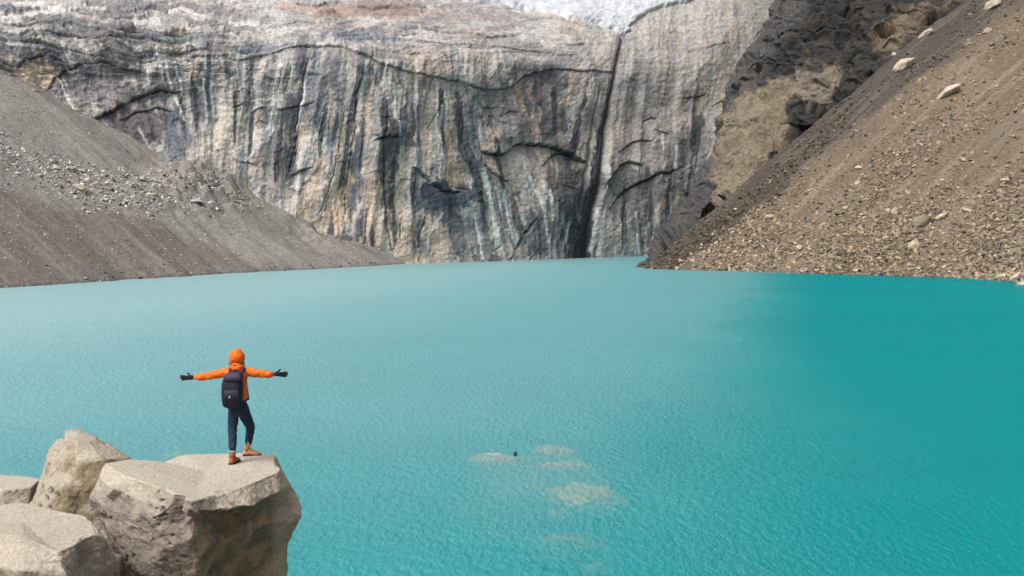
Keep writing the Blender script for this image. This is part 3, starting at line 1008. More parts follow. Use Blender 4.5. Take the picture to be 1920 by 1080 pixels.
big_stone("boulder", GR, 1693, 126, 54, 27, 40, M_PALE, "long pale boulder tilted uphill on the dark edge of the brown scree slope", 31)
big_stone("boulder", GR, 1777, 178, 56, 24, 32, M_PALE, "isolated pale slab of rock lying alone high on the open brown scree slope", 32)
big_stone("boulder", GR, 1736, 66, 34, 16, 25, M_PALE, "tan boulder just above the long pale boulder at the top edge of the brown scree", 33)
big_stone("boulder", GR, 1862, 12, 46, 24, 30, M_PALE, "pale boulder cut by the top edge of the photo on the brown scree", 34)
big_stone("boulder", GR, 1676, 103, 13, 11, 0, M_PALE, "small whitish block right above the long tilted pale boulder", 35)
big_stone("boulder", GR, 1731, 158, 34, 12, 35, M_STONE, "thin brown slab between the two large pale boulders of the scree", 36)
big_stone("boulder", GR, 1726, 420, 42, 34, 30, M_STONE, "rounded tan boulder half buried in the lower brown scree", 37)
big_stone("boulder", GR, 1764, 408, 28, 12, 30, M_PALE, "narrow pale slab overhanging a dark gap beside the rounded tan boulder", 38)
big_stone("boulder", GR, 1712, 466, 28, 26, 20, M_STONE, "tan wedge of rock below the rounded tan boulder, near the shore", 39)
big_stone("boulder", GR, 1852, 60, 22, 12, 25, M_STONE, "brown boulder below the pale one at the top edge of the photo", 40)
big_stone("shore_boulder", GR, 1880, 520, 34, 13, 20, M_PALE, "flat pale boulder on the waterline, first of three at the corner of the brown scree", 41)
big_stone("shore_boulder", GR, 1906, 521, 34, 15, 35, M_PALE, "pale tilted boulder above the lowest one at the corner of the brown scree shore", 42)
big_stone("shore_boulder", GR, 1914, 538, 40, 17, 30, M_PALE, "lowest pale boulder standing in the water at the corner of the brown scree", 43)
big_stone("boulder", GL, 157, 358, 48, 20, -25, M_PALE, "flat tan slab lying bare below the block band on the grey scree slope", 44)
big_stone("boulder", GL, 362, 379, 44, 11, 3, M_STONE_G, "long flat grey slab with a shadowed underside on the grey scree slope", 45)
big_stone("boulder", GL, 66, 171, 12, 8, 0, M_PALE, "small whitish rock high on the grey scree near the cliff", 46)


# ------------------------------------------------------------------ lake
def water_mat():
    m, nt, N, L = mat_new("glacial_water")
    out = N.new("ShaderNodeOutputMaterial")
    geo = N.new("ShaderNodeNewGeometry")

    def noise(scale, stretch, detail=3, rough=.55):
        mp = N.new("ShaderNodeMapping")
        mp.inputs["Scale"].default_value = stretch
        mp.inputs["Rotation"].default_value = (0, 0, math.radians(8))
        L.new(geo.outputs["Position"], mp.inputs[0])
        nz = N.new("ShaderNodeTexNoise")
        nz.inputs["Scale"].default_value = scale
        nz.inputs["Detail"].default_value = detail
        nz.inputs["Roughness"].default_value = rough
        L.new(mp.outputs[0], nz.inputs["Vector"])
        return nz.outputs["Fac"]

    def bump(h, dist, prev=None):
        b = N.new("ShaderNodeBump")
        b.inputs["Strength"].default_value = 1
        b.inputs["Distance"].default_value = dist
        L.new(h, b.inputs["Height"])
        if prev:
            L.new(prev, b.inputs["Normal"])
        return b.outputs[0]
    nrm = bump(noise(3.8, (1, .5, 1), 3, .6), .22)
    nrm = bump(noise(.5, (.8, .6, 1), 2), .22, nrm)
    dif = N.new("ShaderNodeBsdfDiffuse")
    # milky turquoise, with the dark mountain reflection painted into the colour off the brown slope
    DIF = dif
    L.new(nrm, dif.inputs["Normal"])
    tr = N.new("ShaderNodeBsdfTransparent")
    mx0 = N.new("ShaderNodeMixShader")
    mx0.inputs[0].default_value = .54
    L.new(dif.outputs[0], mx0.inputs[1])
    L.new(tr.outputs[0], mx0.inputs[2])
    gl = N.new("ShaderNodeBsdfGlossy")
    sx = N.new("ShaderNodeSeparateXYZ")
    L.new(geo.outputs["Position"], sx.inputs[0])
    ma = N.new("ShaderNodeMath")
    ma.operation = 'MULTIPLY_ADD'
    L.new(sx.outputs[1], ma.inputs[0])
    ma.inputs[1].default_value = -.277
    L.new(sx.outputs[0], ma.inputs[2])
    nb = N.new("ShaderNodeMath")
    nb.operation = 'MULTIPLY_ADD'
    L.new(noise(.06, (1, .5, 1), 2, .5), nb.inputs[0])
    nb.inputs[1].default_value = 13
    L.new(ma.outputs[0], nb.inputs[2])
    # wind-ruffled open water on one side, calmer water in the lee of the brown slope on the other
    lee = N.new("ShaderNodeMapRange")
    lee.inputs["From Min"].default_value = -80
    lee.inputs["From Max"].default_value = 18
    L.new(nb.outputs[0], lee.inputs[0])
    lr_ = N.new("ShaderNodeValToRGB")
    lr_.color_ramp.elements[0].color = (.47, .47, .47, 1)
    lr_.color_ramp.elements[1].color = (.10, .10, .10, 1)
    for ps_, v_ in ((.25, .43), (.5, .385), (.79, .335), (.865, .21), (.93, .12)):
        e_ = lr_.color_ramp.elements.new(ps_)
        e_.color = (v_, v_, v_, 1)
    lr_.color_ramp.interpolation = 'CARDINAL'
    L.new(lee.outputs[0], lr_.inputs[0])
    L.new(lr_.outputs[0], gl.inputs["Roughness"])
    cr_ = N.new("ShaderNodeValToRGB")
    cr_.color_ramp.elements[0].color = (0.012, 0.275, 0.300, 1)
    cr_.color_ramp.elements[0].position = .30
    cr_.color_ramp.elements[1].color = (0.0002, 0.190, 0.200, 1)  # darker end stands in for the mountain's reflection
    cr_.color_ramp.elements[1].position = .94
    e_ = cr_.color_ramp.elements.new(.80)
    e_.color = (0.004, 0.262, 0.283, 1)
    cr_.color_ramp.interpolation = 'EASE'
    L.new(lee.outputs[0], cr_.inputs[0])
    pv = N.new("ShaderNodeMapRange")
    pv.inputs["From Min"].default_value = .3
    pv.inputs["From Max"].default_value = .7
    pv.inputs["To Min"].default_value = .90
    pv.inputs["To Max"].default_value = 1.10
    L.new(noise(.05, (.35, 1, 1), 4, .6), pv.inputs[0])
    vs_ = N.new("ShaderNodeVectorMath")
    vs_.operation = 'SCALE'
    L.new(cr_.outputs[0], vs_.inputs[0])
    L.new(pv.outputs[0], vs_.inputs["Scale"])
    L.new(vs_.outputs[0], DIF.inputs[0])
    gl.inputs[0].default_value = (1, 1, 1, 1)
    L.new(nrm, gl.inputs["Normal"])
    fr = N.new("ShaderNodeFresnel")
    fr.inputs[0].default_value = 1.33
    mx = N.new("ShaderNodeMixShader")
    f1 = N.new("ShaderNodeMath")
    f1.operation = 'MULTIPLY'
    f1.inputs[1].default_value = .95
    L.new(fr.outputs[0], f1.inputs[0])
    f2 = N.new("ShaderNodeMath")
    f2.operation = 'MINIMUM'
    cap = N.new("ShaderNodeMath")
    cap.operation = 'MULTIPLY_ADD'
    cap.inputs[1].default_value = 1.0
    cap.inputs[2].default_value = -.045
    L.new(lr_.outputs[0], cap.inputs[0])
    L.new(cap.outputs[0], f2.inputs[1])
    L.new(f1.outputs[0], f2.inputs[0])
    L.new(f2.outputs[0], mx.inputs[0])
    L.new(mx0.outputs[0], mx.inputs[1])
    L.new(gl.outputs[0], mx.inputs[2])
    L.new(mx.outputs[0], out.inputs[0])
    return m


def silt_mat(name, alpha, col):
    m, nt, N, L = mat_new(name)
    out = N.new("ShaderNodeOutputMaterial")
    dif = N.new("ShaderNodeBsdfDiffuse")
    dif.inputs[0].default_value = col
    if alpha < 1:
        tr = N.new("ShaderNodeBsdfTransparent")
        mx = N.new("ShaderNodeMixShader")
        mx.inputs[0].default_value = 1 - alpha
        L.new(dif.outputs[0], mx.inputs[1])
        L.new(tr.outputs[0], mx.inputs[2])
        L.new(mx.outputs[0], out.inputs[0])
    else:
        L.new(dif.outputs[0], out.inputs[0])
    return m


def sheet(name, z, mat, x0=-600, x1=600, y0=-200, y1=560):
    o = mesh_from(name, [(x0, y0, z), (x1, y0, z), (x1, y1, z), (x0, y1, z)], [(0, 1, 2, 3)], mat)
    return tag(o, kind="structure")


SILT = (0.003, 0.35, 0.375, 1)
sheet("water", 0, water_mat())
M_SILT = silt_mat("silt", .30, SILT)
for z_ in (-.15, -.27, -.40):
    sheet("water_silt", z_, M_SILT)
sheet("water_depth", -1.1, silt_mat("deep_silt", 1, SILT))


def sunk(px, py, w, h, top, tilt, label, seed):
    """a stone under the water: w px wide, h px of top surface, its top at z = top"""
    d = F * CZ / (py - 434.0)
    p = P(px, py, d)
    m = d / F
    if 3 < h < 100 and w > 20:
        w, h = w * 1.2, h * 1.35
    dep = h * d * d / (F * CZ) * .5
    rs = random.Random(seed)
    vs, fs = hull_rock(rs, 40, (1, 1, 1), .12)
    bm = bmesh.new()
    vv = [bm.verts.new(v) for v in vs]
    for f in fs:
        bm.faces.new([vv[i] for i in f])
    bmesh.ops.subdivide_edges(bm, edges=bm.edges[:], cuts=4, use_grid_fill=True)
    for v in bm.verts:
        v.co.z = math.copysign(abs(v.co.z) ** .75, v.co.z)
    co = np.array([v.co[:] for v in bm.verts])
    nn = fbm3(co[:, 0] * 3.0, co[:, 1] * 3.0, co[:, 2] * 2.0, 4, seed)
    for v, q in zip(bm.verts, nn):
        v.co.x *= 1 + .22 * float(q)
        v.co.y *= 1 + .45 * float(q)
        v.co.z += .14 * float(q)
    me = bpy.data.meshes.new("sunken_rock")
    bm.to_mesh(me)
    bm.free()
    me.materials.append(M_WET if seed == 60 else M_SUNK)
    o = bpy.data.objects.new("sunken_rock", me)
    hz = .5
    o.scale = (w * m * .5, dep, hz)
    o.rotation_euler = (math.radians(2), -math.radians(tilt), 0)
    o.location = (p.x, p.y, top + (.03 if w > 380 else .065) - hz)
    COL.objects.link(o)
    return tag(o, label, "rock")


sunk(1020, 895, 330, 130, -.30, 0, "broad murky brown shoal under the whole group of submerged rocks", 61)
sunk(928, 858, 110, 14, -.05, 1.5, "pale rock breaking the water with a dark notch at its end", 51)
sunk(966, 857, 12, 5, .10, 0, "small dark rock tip breaking the water at the end of the pale awash rock", 60)
sunk(1040, 843, 80, 12, .02, 1, "yellowish flat rock just awash, topmost of the submerged rocks", 52)
sunk(1050, 870, 120, 9, -.07, 1, "thin grey sliver of submerged rock between two paler ones", 53)
sunk(1098, 927, 150, 34, -.06, 0, "largest pale submerged rock, off the middle of the group", 54)
sunk(1050, 955, 75, 14, -.2, 0, "faint submerged rock just below the largest pale one", 55)
sunk(990, 905, 110, 16, -.24, 0, "dim brownish submerged rock left of the largest pale one", 56)
sunk(1065, 1002, 160, 30, -.27, 0, "broad, barely visible pale patch of rock deep under the water", 57)
sunk(1115, 1050, 60, 16, -.28, 0, "lowest and faintest submerged rock, near the bottom of the photo", 58)
sunk(335, 846, 80, 14, -.2, 0, "pinkish submerged rock right behind the big boulder", 59)

# the moraine bank the boulders stand on
gx, gy = np.meshgrid(np.linspace(-60, 60, 160), np.linspace(-60, 24, 120), indexing='xy')
gz = np.minimum(8.2 - .62 * np.maximum(gy, -20), 14) + .5 * fbm2(gx / 4, gy / 4, 4, 300)
o = mesh_from("shore_bank", np.stack([gx, gy, gz], -1).reshape(-1, 3), grid_faces(*gx.shape), M_SHORE)
tag(o, kind="structure")


# ------------------------------------------------------------------ the near boulders
def loft(name, rings, top, label, colour, seed, levels=5, smooth=14, amp=1.0, bottom=-1.2, chips=50, deep=.04):
    """closed boulder from rings of points (px, py, d) or world vectors"""
    bm = bmesh.new()
    R = []
    for r in rings:
        R.append([bm.verts.new(p if isinstance(p, Vector) else P(*p)) for p in r])
    last = R[-1]
    cen = sum((v.co for v in last), Vector()) / len(last)
    base = []
    for v in last:
        q = cen + (v.co - cen) * 1.12
        base.append(bm.verts.new((q.x, q.y, bottom)))
    R.append(base)
    n = len(R[0])
    t = bm.verts.new(top if isinstance(top, Vector) else P(*top))
    for i in range(n):
        bm.faces.new((t, R[0][i], R[0][(i + 1) % n]))
    for a, b in zip(R[:-1], R[1:]):
        for i in range(n):
            j = (i + 1) % n
            bm.faces.new((a[i], b[i], b[j], a[j]))
    bm.faces.new(list(reversed(R[-1])))
    bmesh.ops.recalc_face_normals(bm, faces=bm.faces)
    me = bpy.data.meshes.new(name)
    bm.to_mesh(me)
    bm.free()
    ob = bpy.data.objects.new(name, me)
    COL.objects.link(ob)
    s = ob.modifiers.new("s", 'SUBSURF')
    s.subdivision_type = 'SIMPLE'
    s.levels = s.render_levels = levels
    k = ob.modifiers.new("k", 'SMOOTH')
    k.factor = .5
    k.iterations = smooth
    dg = bpy.context.evaluated_depsgraph_get()
    me2 = bpy.data.meshes.new_from_object(ob.evaluated_get(dg))
    ob.modifiers.clear()
    ob.data = me2
    me2.name = name
    bpy.data.meshes.remove(me)
    nv = len(me2.vertices)
    co = np.empty(nv * 3, dtype=np.float32)
    me2.vertices.foreach_get("co", co)
    co = co.reshape(-1, 3)
    no = np.empty(nv * 3, dtype=np.float32)
    me2.vertex_normals.foreach_get("vector", no)
    no = no.reshape(-1, 3)
    x, y, z = co.T
    # fracture planes: shallow chips struck off the flanks and the rim
    cr_ = np.random.default_rng(seed)
    cand = np.where((no[:, 2] < .80) & (z > 3.5) & (no[:, 1] < .5))[0]
    for q in cr_.choice(cand, chips):
        pn = no[q] + cr_.normal(0, .2, 3)
        pn /= np.linalg.norm(pn)
        rad = cr_.uniform(.25, .75)
        dv = co - co[q]
        h = dv @ pn + cr_.uniform(.010, deep)
        near = ss(rad, rad * .55, np.sqrt((dv ** 2).sum(1)))
        co = co - pn[None] * (np.maximum(h, 0) * (h < .14) * near * .9)[:, None]
    x, y, z = co.T
    d = .035 * fbm3(x / 1.1, y / 1.1, z / 1.1, 2, seed) + .012 * fbm3(x / .3, y / .3, z / .24, 3, seed + 5)
    d = d + .011 * fbm3(x / .10, y / .10, z / .10, 4, seed + 9, .7)
    d = d - .03 * np.exp(-(n3(x / .55, y / .55, z / .8, seed + 60) / .022) ** 2) * ss(.1, .3, n3(x / .9, y / .9, z / .9, seed + 61))
    flat = ss(.75, .95, no[:, 2])
    d = d + (1 - flat) * .010 * fbm3(x / .12, y / .12, z / .12, 3, seed + 12, .6)
    d *= (1 - .65 * flat) * amp
    col, extra = colour(x, y, z, no, seed)
    d = d + extra
    co = co + no * d[:, None]
    me2.vertices.foreach_set("co", co.astype(np.float32).ravel())
    me2.polygons.foreach_set("use_smooth", np.ones(len(me2.polygons), dtype=bool))
    me2.update()
    set_col(me2, col)
    me2.materials.clear()
    me2.materials.append(M_BOULDER)
    return tag(ob, label, "boulder")


def stone_base(x, y, z, seed):
    c = np.zeros(x.shape + (3,), dtype=np.float32)
    c[:] = (0.300, 0.262, 0.207)
    c = cmix(c, (0.338, 0.298, 0.240), ss(-.1, .4, fbm3(x / .8, y / .8, z / .8, 3, seed + 20)))
    c = cmix(c, (0.30, 0.245, 0.175), ss(.15, .6, fbm3(x / .5, y / .5, z / .35, 4, seed + 24)) * .7)
    return c


def pit_field(x, y, z, seed, scale=.075):
    q = n3(x / scale, y / scale, z / scale, seed + 40) + .5 * n3(x / scale * 2.1, y / scale * 2.1, z / scale * 2.1, seed + 41)
    return ss(.42, .72, q)


def col_main(x, y, z, no, seed):
    c = stone_base(x, y, z, seed)
    U, V = proj(x, y, z)
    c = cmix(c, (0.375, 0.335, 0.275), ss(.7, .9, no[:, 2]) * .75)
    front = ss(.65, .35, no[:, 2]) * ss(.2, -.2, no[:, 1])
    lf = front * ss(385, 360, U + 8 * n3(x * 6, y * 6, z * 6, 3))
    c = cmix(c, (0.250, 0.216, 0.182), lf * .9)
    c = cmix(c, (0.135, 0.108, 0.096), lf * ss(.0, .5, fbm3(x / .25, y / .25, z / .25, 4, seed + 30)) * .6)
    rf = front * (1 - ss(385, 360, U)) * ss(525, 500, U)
    c = cmix(c, (0.115, 0.095, 0.064), rf * .85)  # shade of the overhang painted into the right front face
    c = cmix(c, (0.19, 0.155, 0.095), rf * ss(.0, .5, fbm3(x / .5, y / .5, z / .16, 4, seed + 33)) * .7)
    rs_ = ss(.3, .6, no[:, 0]) * ss(.6, .3, no[:, 2])
    c = cmix(c, (0.34, 0.255, 0.165), rs_ * ss(-.2, .4, fbm3(x / .3, y / .3, z / .3, 3, seed + 35)) * .6)
    pit = pit_field(x, y, z, seed) * (lf * 1.0 + .25 * rf) * ss(-.35, .25, fbm3(x / .5, y / .5, z / .5, 2, seed + 37))
    # a run of dark holes down the pitted face
    ds, _ = seg_dist(U + 5 * n3(x * 9, y * 9, z * 9, 1), V, [(300, 918), (302, 945), (306, 968)])
    holes = np.exp(-(ds / 7) ** 2) * ss(.0, .35, n3(x / .06, y / .06, z / .06, seed + 43))
    for (hx, hy, r) in ((432, 962, 4), (441, 967, 5), (323, 980, 3), (322, 1005, 2.5), (345, 1045, 3), (535, 1013, 3), (318, 1022, 2.5), (296, 985, 2.5)):
        holes = np.maximum(holes, np.exp(-(((U - hx) / r) ** 2 + ((V - hy) / (r * .9)) ** 2)) * ss(.3, -.1, no[:, 1]))
    pit = np.maximum(pit, holes)
    c = cmix(c, (0.06, 0.05, 0.05), pit * .85)
    c = cmix(c, (0.10, 0.10, 0.055), rf * np.exp(-(((U - 520) / 18) ** 2 + ((V - 925) / 8) ** 2)) * .6)
    return c, -.038 * pit


def col_back(x, y, z, no, seed):
    c = stone_base(x, y, z, seed)
    U, V = proj(x, y, z)
    m = ss(112, 136, U + .22 * (V - 830)) * ss(262, 240, U) * ss(816, 836, V) * ss(.9, .6, no[:, 2])
    c = cmix(c, (0.155, 0.116, 0.066), m * ss(-.7, .1, fbm3(x / .4, y / .4, z / .25, 4, seed + 30)) * .9)
    c = cmix(c, (0.30, 0.21, 0.12), ss(200, 240, U) * ss(870, 840, V) * .6)
    h = 0
    for (hx, hy, r) in ((118, 818, 3), (93, 920, 5), (84, 934, 4), (72, 951, 4), (106, 928, 4), (92, 951, 3), (76, 862, 6), (88, 870, 3)):
        h = np.maximum(h, np.exp(-(((U - hx) / r) ** 2 + ((V - hy) / r) ** 2)) * ss(.4, 0, no[:, 1]))
    c = cmix(c, (0.06, 0.045, 0.04), h * .9)
    return c, -.07 * h


def col_plain(x, y, z, no, seed):
    c = stone_base(x, y, z, seed)
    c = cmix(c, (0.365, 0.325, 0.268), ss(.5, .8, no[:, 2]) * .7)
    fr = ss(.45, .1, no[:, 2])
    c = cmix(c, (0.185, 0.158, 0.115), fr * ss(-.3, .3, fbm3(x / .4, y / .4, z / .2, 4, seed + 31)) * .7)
    return c, 0 * x


def backs(ring, idx, off):
    return {i: P(*ring[i]) + Vector(off) for i in idx}


rim = [(197, 867, 13.5), (238, 893, 12.9), (300, 916, 12.5), (366, 944, 12.1), (420, 925, 12.75), (470, 907, 13.4), (524, 884, 14.4),
       (517, 852, 15.6), (440, 849, 16.4), (345, 852, 16.2), (290, 872, 15.6), (243, 862, 14.8)]
topc = P(385, 884, 14.4)
inner = [topc.lerp(P(*r), .62) + Vector((0, 0, .03)) for r in rim]


def ring_of(front, off):
    b = [P(*r) + Vector(off) for r in rim]
    for i, f in enumerate(front):
        if f:
            b[i] = P(*f)
    return b


r2 = ring_of([(176, 889, 13.2), (206, 914, 12.75), (282, 950, 12.4), (372, 962, 12.15), (418, 962, 12.4), (466, 954, 12.85), (524, 922, 13.95),
              (549, 905, 15.0)], (0, .45, -.6))
r2b = ring_of([(165, 905, 13.15), (198, 935, 12.7), (280, 975, 12.4), (368, 985, 12.3), (418, 985, 12.85), (468, 974, 13.4), (518, 950, 14.25),
               (563, 948, 14.7)], (0, .6, -.95))
r3 = ring_of([(160, 922, 13.1), (190, 962, 12.65), (276, 1010, 12.4), (366, 1015, 12.35), (420, 1012, 12.95), (470, 998, 13.35), (512, 984, 14.0),
              (564, 968, 14.6)], (0, .9, -1.5))
r4 = ring_of([(168, 985, 13.0), (210, 1040, 12.65), (286, 1075, 12.5), (368, 1062, 12.45), (422, 1062, 13.4), (470, 1062, 13.95), (505, 1060, 14.3),
              (540, 1014, 14.7)], (0, 1.0, -2.2))
r5 = ring_of([(180, 1080, 13.1), (225, 1130, 12.9), (300, 1150, 12.9), (372, 1130, 13.0), (424, 1130, 13.5), (470, 1130, 13.9), (503, 1130, 14.1),
              (537, 1090, 14.8)], (0, 1.0, -3))
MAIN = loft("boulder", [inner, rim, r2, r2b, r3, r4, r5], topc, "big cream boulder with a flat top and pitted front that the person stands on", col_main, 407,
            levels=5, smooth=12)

bt = [(111, 816, 15.9), (120, 822, 15.5), (142, 826, 15.4), (168, 828, 15.5), (192, 821, 15.9), (178, 814, 16.3), (150, 804, 16.4), (122, 805, 16.3)]


def bring(front, off):
    b = [P(*r) + Vector(off) for r in bt]
    for i, f in enumerate(front):
        if f:
            b[i] = P(*f)
    return b


loft("boulder", [bt,
                 bring([(84, 848, 15.9), (102, 862, 15.2), (140, 868, 15.0), (192, 862, 15.15), (244, 858, 15.7), (232, 846, 16.5)], (0, .7, -.35)),
                 bring([(68, 890, 15.8), (80, 908, 15.0), (130, 920, 14.75), (192, 928, 14.9), (258, 900, 15.5), (240, 890, 16.8)], (0, 1.0, -.9)),
                 bring([(46, 950, 15.8), (66, 968, 14.9), (120, 985, 14.6), (200, 1000, 14.7), (268, 960, 15.5), (250, 950, 16.9)], (0, 1.2, -1.5))],
     (148, 812, 15.9), "peaked cream boulder with an ochre stained side, standing behind the flat topped one", col_back, 420, levels=5, smooth=12, chips=34, deep=.03)

fl_ = [(-150, 905, 17.2), (-60, 915, 16.6), (10, 918, 16.4), (60, 912, 16.6), (78, 897, 17.4), (40, 892, 18.2), (-40, 889, 18.4), (-130, 890, 18.2)]
loft("boulder", [fl_, [P(*r) + Vector((0, -.2 if i in (1, 2, 3) else .25 if i in (5, 6, 7) else 0, -.45)) for i, r in enumerate(fl_)],
                 [P(*r) + Vector((0, -.25 if i in (1, 2, 3) else .4 if i in (5, 6, 7) else 0, -1.2)) for i, r in enumerate(fl_)]],
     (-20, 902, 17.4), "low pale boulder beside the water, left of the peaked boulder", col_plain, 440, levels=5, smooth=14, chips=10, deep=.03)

ft = [(-140, 985, 11.9), (-30, 992, 11.5), (45, 1008, 11.15), (108, 1035, 10.9), (150, 1018, 11.3), (188, 1000, 11.75), (160, 967, 12.4), (78, 950, 12.8), (38, 941, 12.95), (-10, 948, 12.8), (-140, 955, 12.7)]


def fring(front, off):
    b = [P(*r) + Vector(off) for r in ft]
    for i, f in enumerate(front):
        if f:
            b[i] = P(*f)
    return b


fin = [P(40, 980, 12.0).lerp(P(*r), .65) for r in ft]
loft("boulder", [fin, ft,
                 fring([(-140, 1015, 11.6), (-30, 1006, 11.3), (45, 1022, 10.95), (112, 1046, 10.85), (158, 1032, 11.35), (200, 1012, 11.8)], (.0, .2, -.3)),
                 fring([(-140, 1060, 11.2), (-30, 1062, 10.8), (45, 1072, 10.6), (124, 1086, 10.7), (165, 1075, 11.4), (212, 1060, 11.9)], (0, .3, -.8)),
                 fring([(-140, 1160, 11.0), (-30, 1170, 10.7), (45, 1180, 10.6), (128, 1160, 10.8), (170, 1150, 11.5), (214, 1130, 12.0)], (0, .3, -1.6))],
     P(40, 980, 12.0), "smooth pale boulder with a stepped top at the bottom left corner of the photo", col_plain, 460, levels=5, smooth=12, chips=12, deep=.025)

st = [(176, 1030, 12.2), (196, 1040, 11.9), (222, 1050, 11.9), (244, 1062, 12.1), (240, 1046, 12.5), (218, 1022, 12.7), (190, 1016, 12.6)]
loft("boulder", [st, [P(*r) + Vector((0, -.05, -.3)) for r in st], [P(*r) + Vector((0, -.1, -.9)) for r in st]],
     (210, 1034, 12.3), "small dark wedge of rock jammed between the stepped boulder and the pitted boulder", col_plain, 480, levels=4, smooth=8)

# ------------------------------------------------------------------ the person
def bvh_of(o):
    me = o.data
    vs = [v.co[:] for v in me.vertices]
    fs = [tuple(p.vertices) for p in me.polygons]
    return BVHTree.FromPolygons(vs, fs)


TREE = bvh_of(MAIN)


def ground(px, py):
    o_ = Vector((0, 0, CZ))
    d_ = (P(px, py, 10.0) - o_).normalized()
    h = TREE.ray_cast(o_, d_)[0]
    return h if h is not None else P(px, py, 14.8)


def ground_z(x, y):
    h = TREE.ray_cast(Vector((x, y, 9)), Vector((0, 0, -1)))[0]
    return h.z if h is not None else 6.5


FL = ground(437, 869)
FR = ground(466, 855)
D0 = FL.y + .10                        # distance of the trunk
M_ORANGE = cloth_mat("orange_shell", (0.63, 0.112, 0.005), .6, 20, .28, .012)
M_DENIM = cloth_mat("dark_denim", (0.012, 0.024, 0.048), .9, 40, .35, .004)
M_BLACK = cloth_mat("black_fleece", (0.010, 0.010, 0.016), .9, 60, .3, .003)
M_PACK = cloth_mat("pack_nylon", (0.009, 0.009, 0.018), .6, 50, .35, .004)
M_PACKB = cloth_mat("pack_panel", (0.022, 0.018, 0.045), .6, 50, .3, .003)
M_STRAP = cloth_mat("webbing", (0.022, 0.016, 0.035), .7, 80, .3, .002)
M_BAND = cloth_mat("maroon_band", (0.060, 0.016, 0.030), .8, 80, .3, .002)
M_BOOT = cloth_mat("brown_leather", (0.26, 0.075, 0.035), .6, 50, .35, .003)
M_BOOT2 = cloth_mat("tan_leather", (0.42, 0.20, 0.11), .6, 50, .35, .003)
M_SOLE = cloth_mat("rubber_sole", (0.02, 0.018, 0.018), .8, 50, .3, .002)
M_CUFF = cloth_mat("turned_cuff", (0.22, 0.21, 0.23), .9, 60, .4, .002)
M_SKIN = cloth_mat("skin", (0.50, 0.29, 0.20), .5, 30, .08, 0)
M_LOGO = cloth_mat("pale_mark", (0.45, 0.47, 0.47), .6, 30, .05, 0)
M_EYE = cloth_mat("eye", (0.05, 0.03, 0.02), .2, 30, .05, 0)

person = bpy.data.objects.new("person", None)
person.location = (FL + FR) / 2
COL.objects.link(person)
tag(person, "person in orange jacket with dark backpack, arms spread wide on top of the big boulder", "person")
ORG = Vector(person.location)


def child(name, me, mat, parent=person, smooth=True):
    me.materials.clear()
    me.materials.append(mat)
    me.name = name
    me.polygons.foreach_set("use_smooth", np.full(len(me.polygons), smooth, dtype=bool))
    o = bpy.data.objects.new(name, me)
    COL.objects.link(o)
    o.parent = parent
    return o


def skin(nodes, edges, root=0, sub=2):
    """nodes: (point, radius) in world space -> mesh relative to the person's base"""
    bm = bmesh.new()
    lay = bm.verts.layers.skin.verify()
    vs = []
    for i, (p, r) in enumerate(nodes):
        v = bm.verts.new(Vector(p) - ORG)
        v[lay].radius = (r, r)
        v[lay].use_root = (i == root)
        vs.append(v)
    for a, b in edges:
        bm.edges.new((vs[a], vs[b]))
    me = bpy.data.meshes.new("tmp")
    bm.to_mesh(me)
    bm.free()
    o = bpy.data.objects.new("tmp", me)
    COL.objects.link(o)
    m = o.modifiers.new("a", 'SKIN')
    m.use_smooth_shade = True
    s = o.modifiers.new("b", 'SUBSURF')
    s.levels = s.render_levels = sub
    dg = bpy.context.evaluated_depsgraph_get()
    out = bpy.data.meshes.new_from_object(o.evaluated_get(dg))
    bpy.data.objects.remove(o)
    return out


def wrinkle(me, amp, sc, seed):
    n = len(me.vertices)
    co = np.empty(n * 3, dtype=np.float32)
    me.vertices.foreach_get("co", co)
    co = co.reshape(-1, 3)
    no = np.empty(n * 3, dtype=np.float32)
    me.vertex_normals.foreach_get("vector", no)
    no = no.reshape(-1, 3)
    d = amp * (1 - 2 * np.abs(fbm3(co[:, 0] / sc, co[:, 1] / sc, co[:, 2] / sc, 2, seed)))
    me.vertices.foreach_set("co", (co + no * d[:, None]).ravel())
    me.update()
    return me


def J(px, py, dd=0.0):
    return P(px, py, D0 + dd)


def rings_mesh(rings, cap=True):
    bm = bmesh.new()
    R = [[bm.verts.new(Vector(p) - ORG) for p in r] for r in rings]
    n = len(R[0])
    for a, b in zip(R[:-1], R[1:]):
        for i in range(n):
            bm.faces.new((a[i], a[(i + 1) % n], b[(i + 1) % n], b[i]))
    if cap:
        bm.faces.new(R[0][::-1])
        bm.faces.new(R[-1])
    bmesh.ops.recalc_face_normals(bm, faces=bm.faces)
    me = bpy.data.meshes.new("tmp")
    bm.to_mesh(me)
    bm.free()
    return me


LA, RA = FL + Vector((0, -.02, .14)), FR + Vector((.0, -.02, .15))      # ankles
LK, RK = P(436, 803, D0 + .0), P(470, 801, (D0 + FR.y) / 2 + .06)
LH, RH = J(438, 772), J(456, 772)
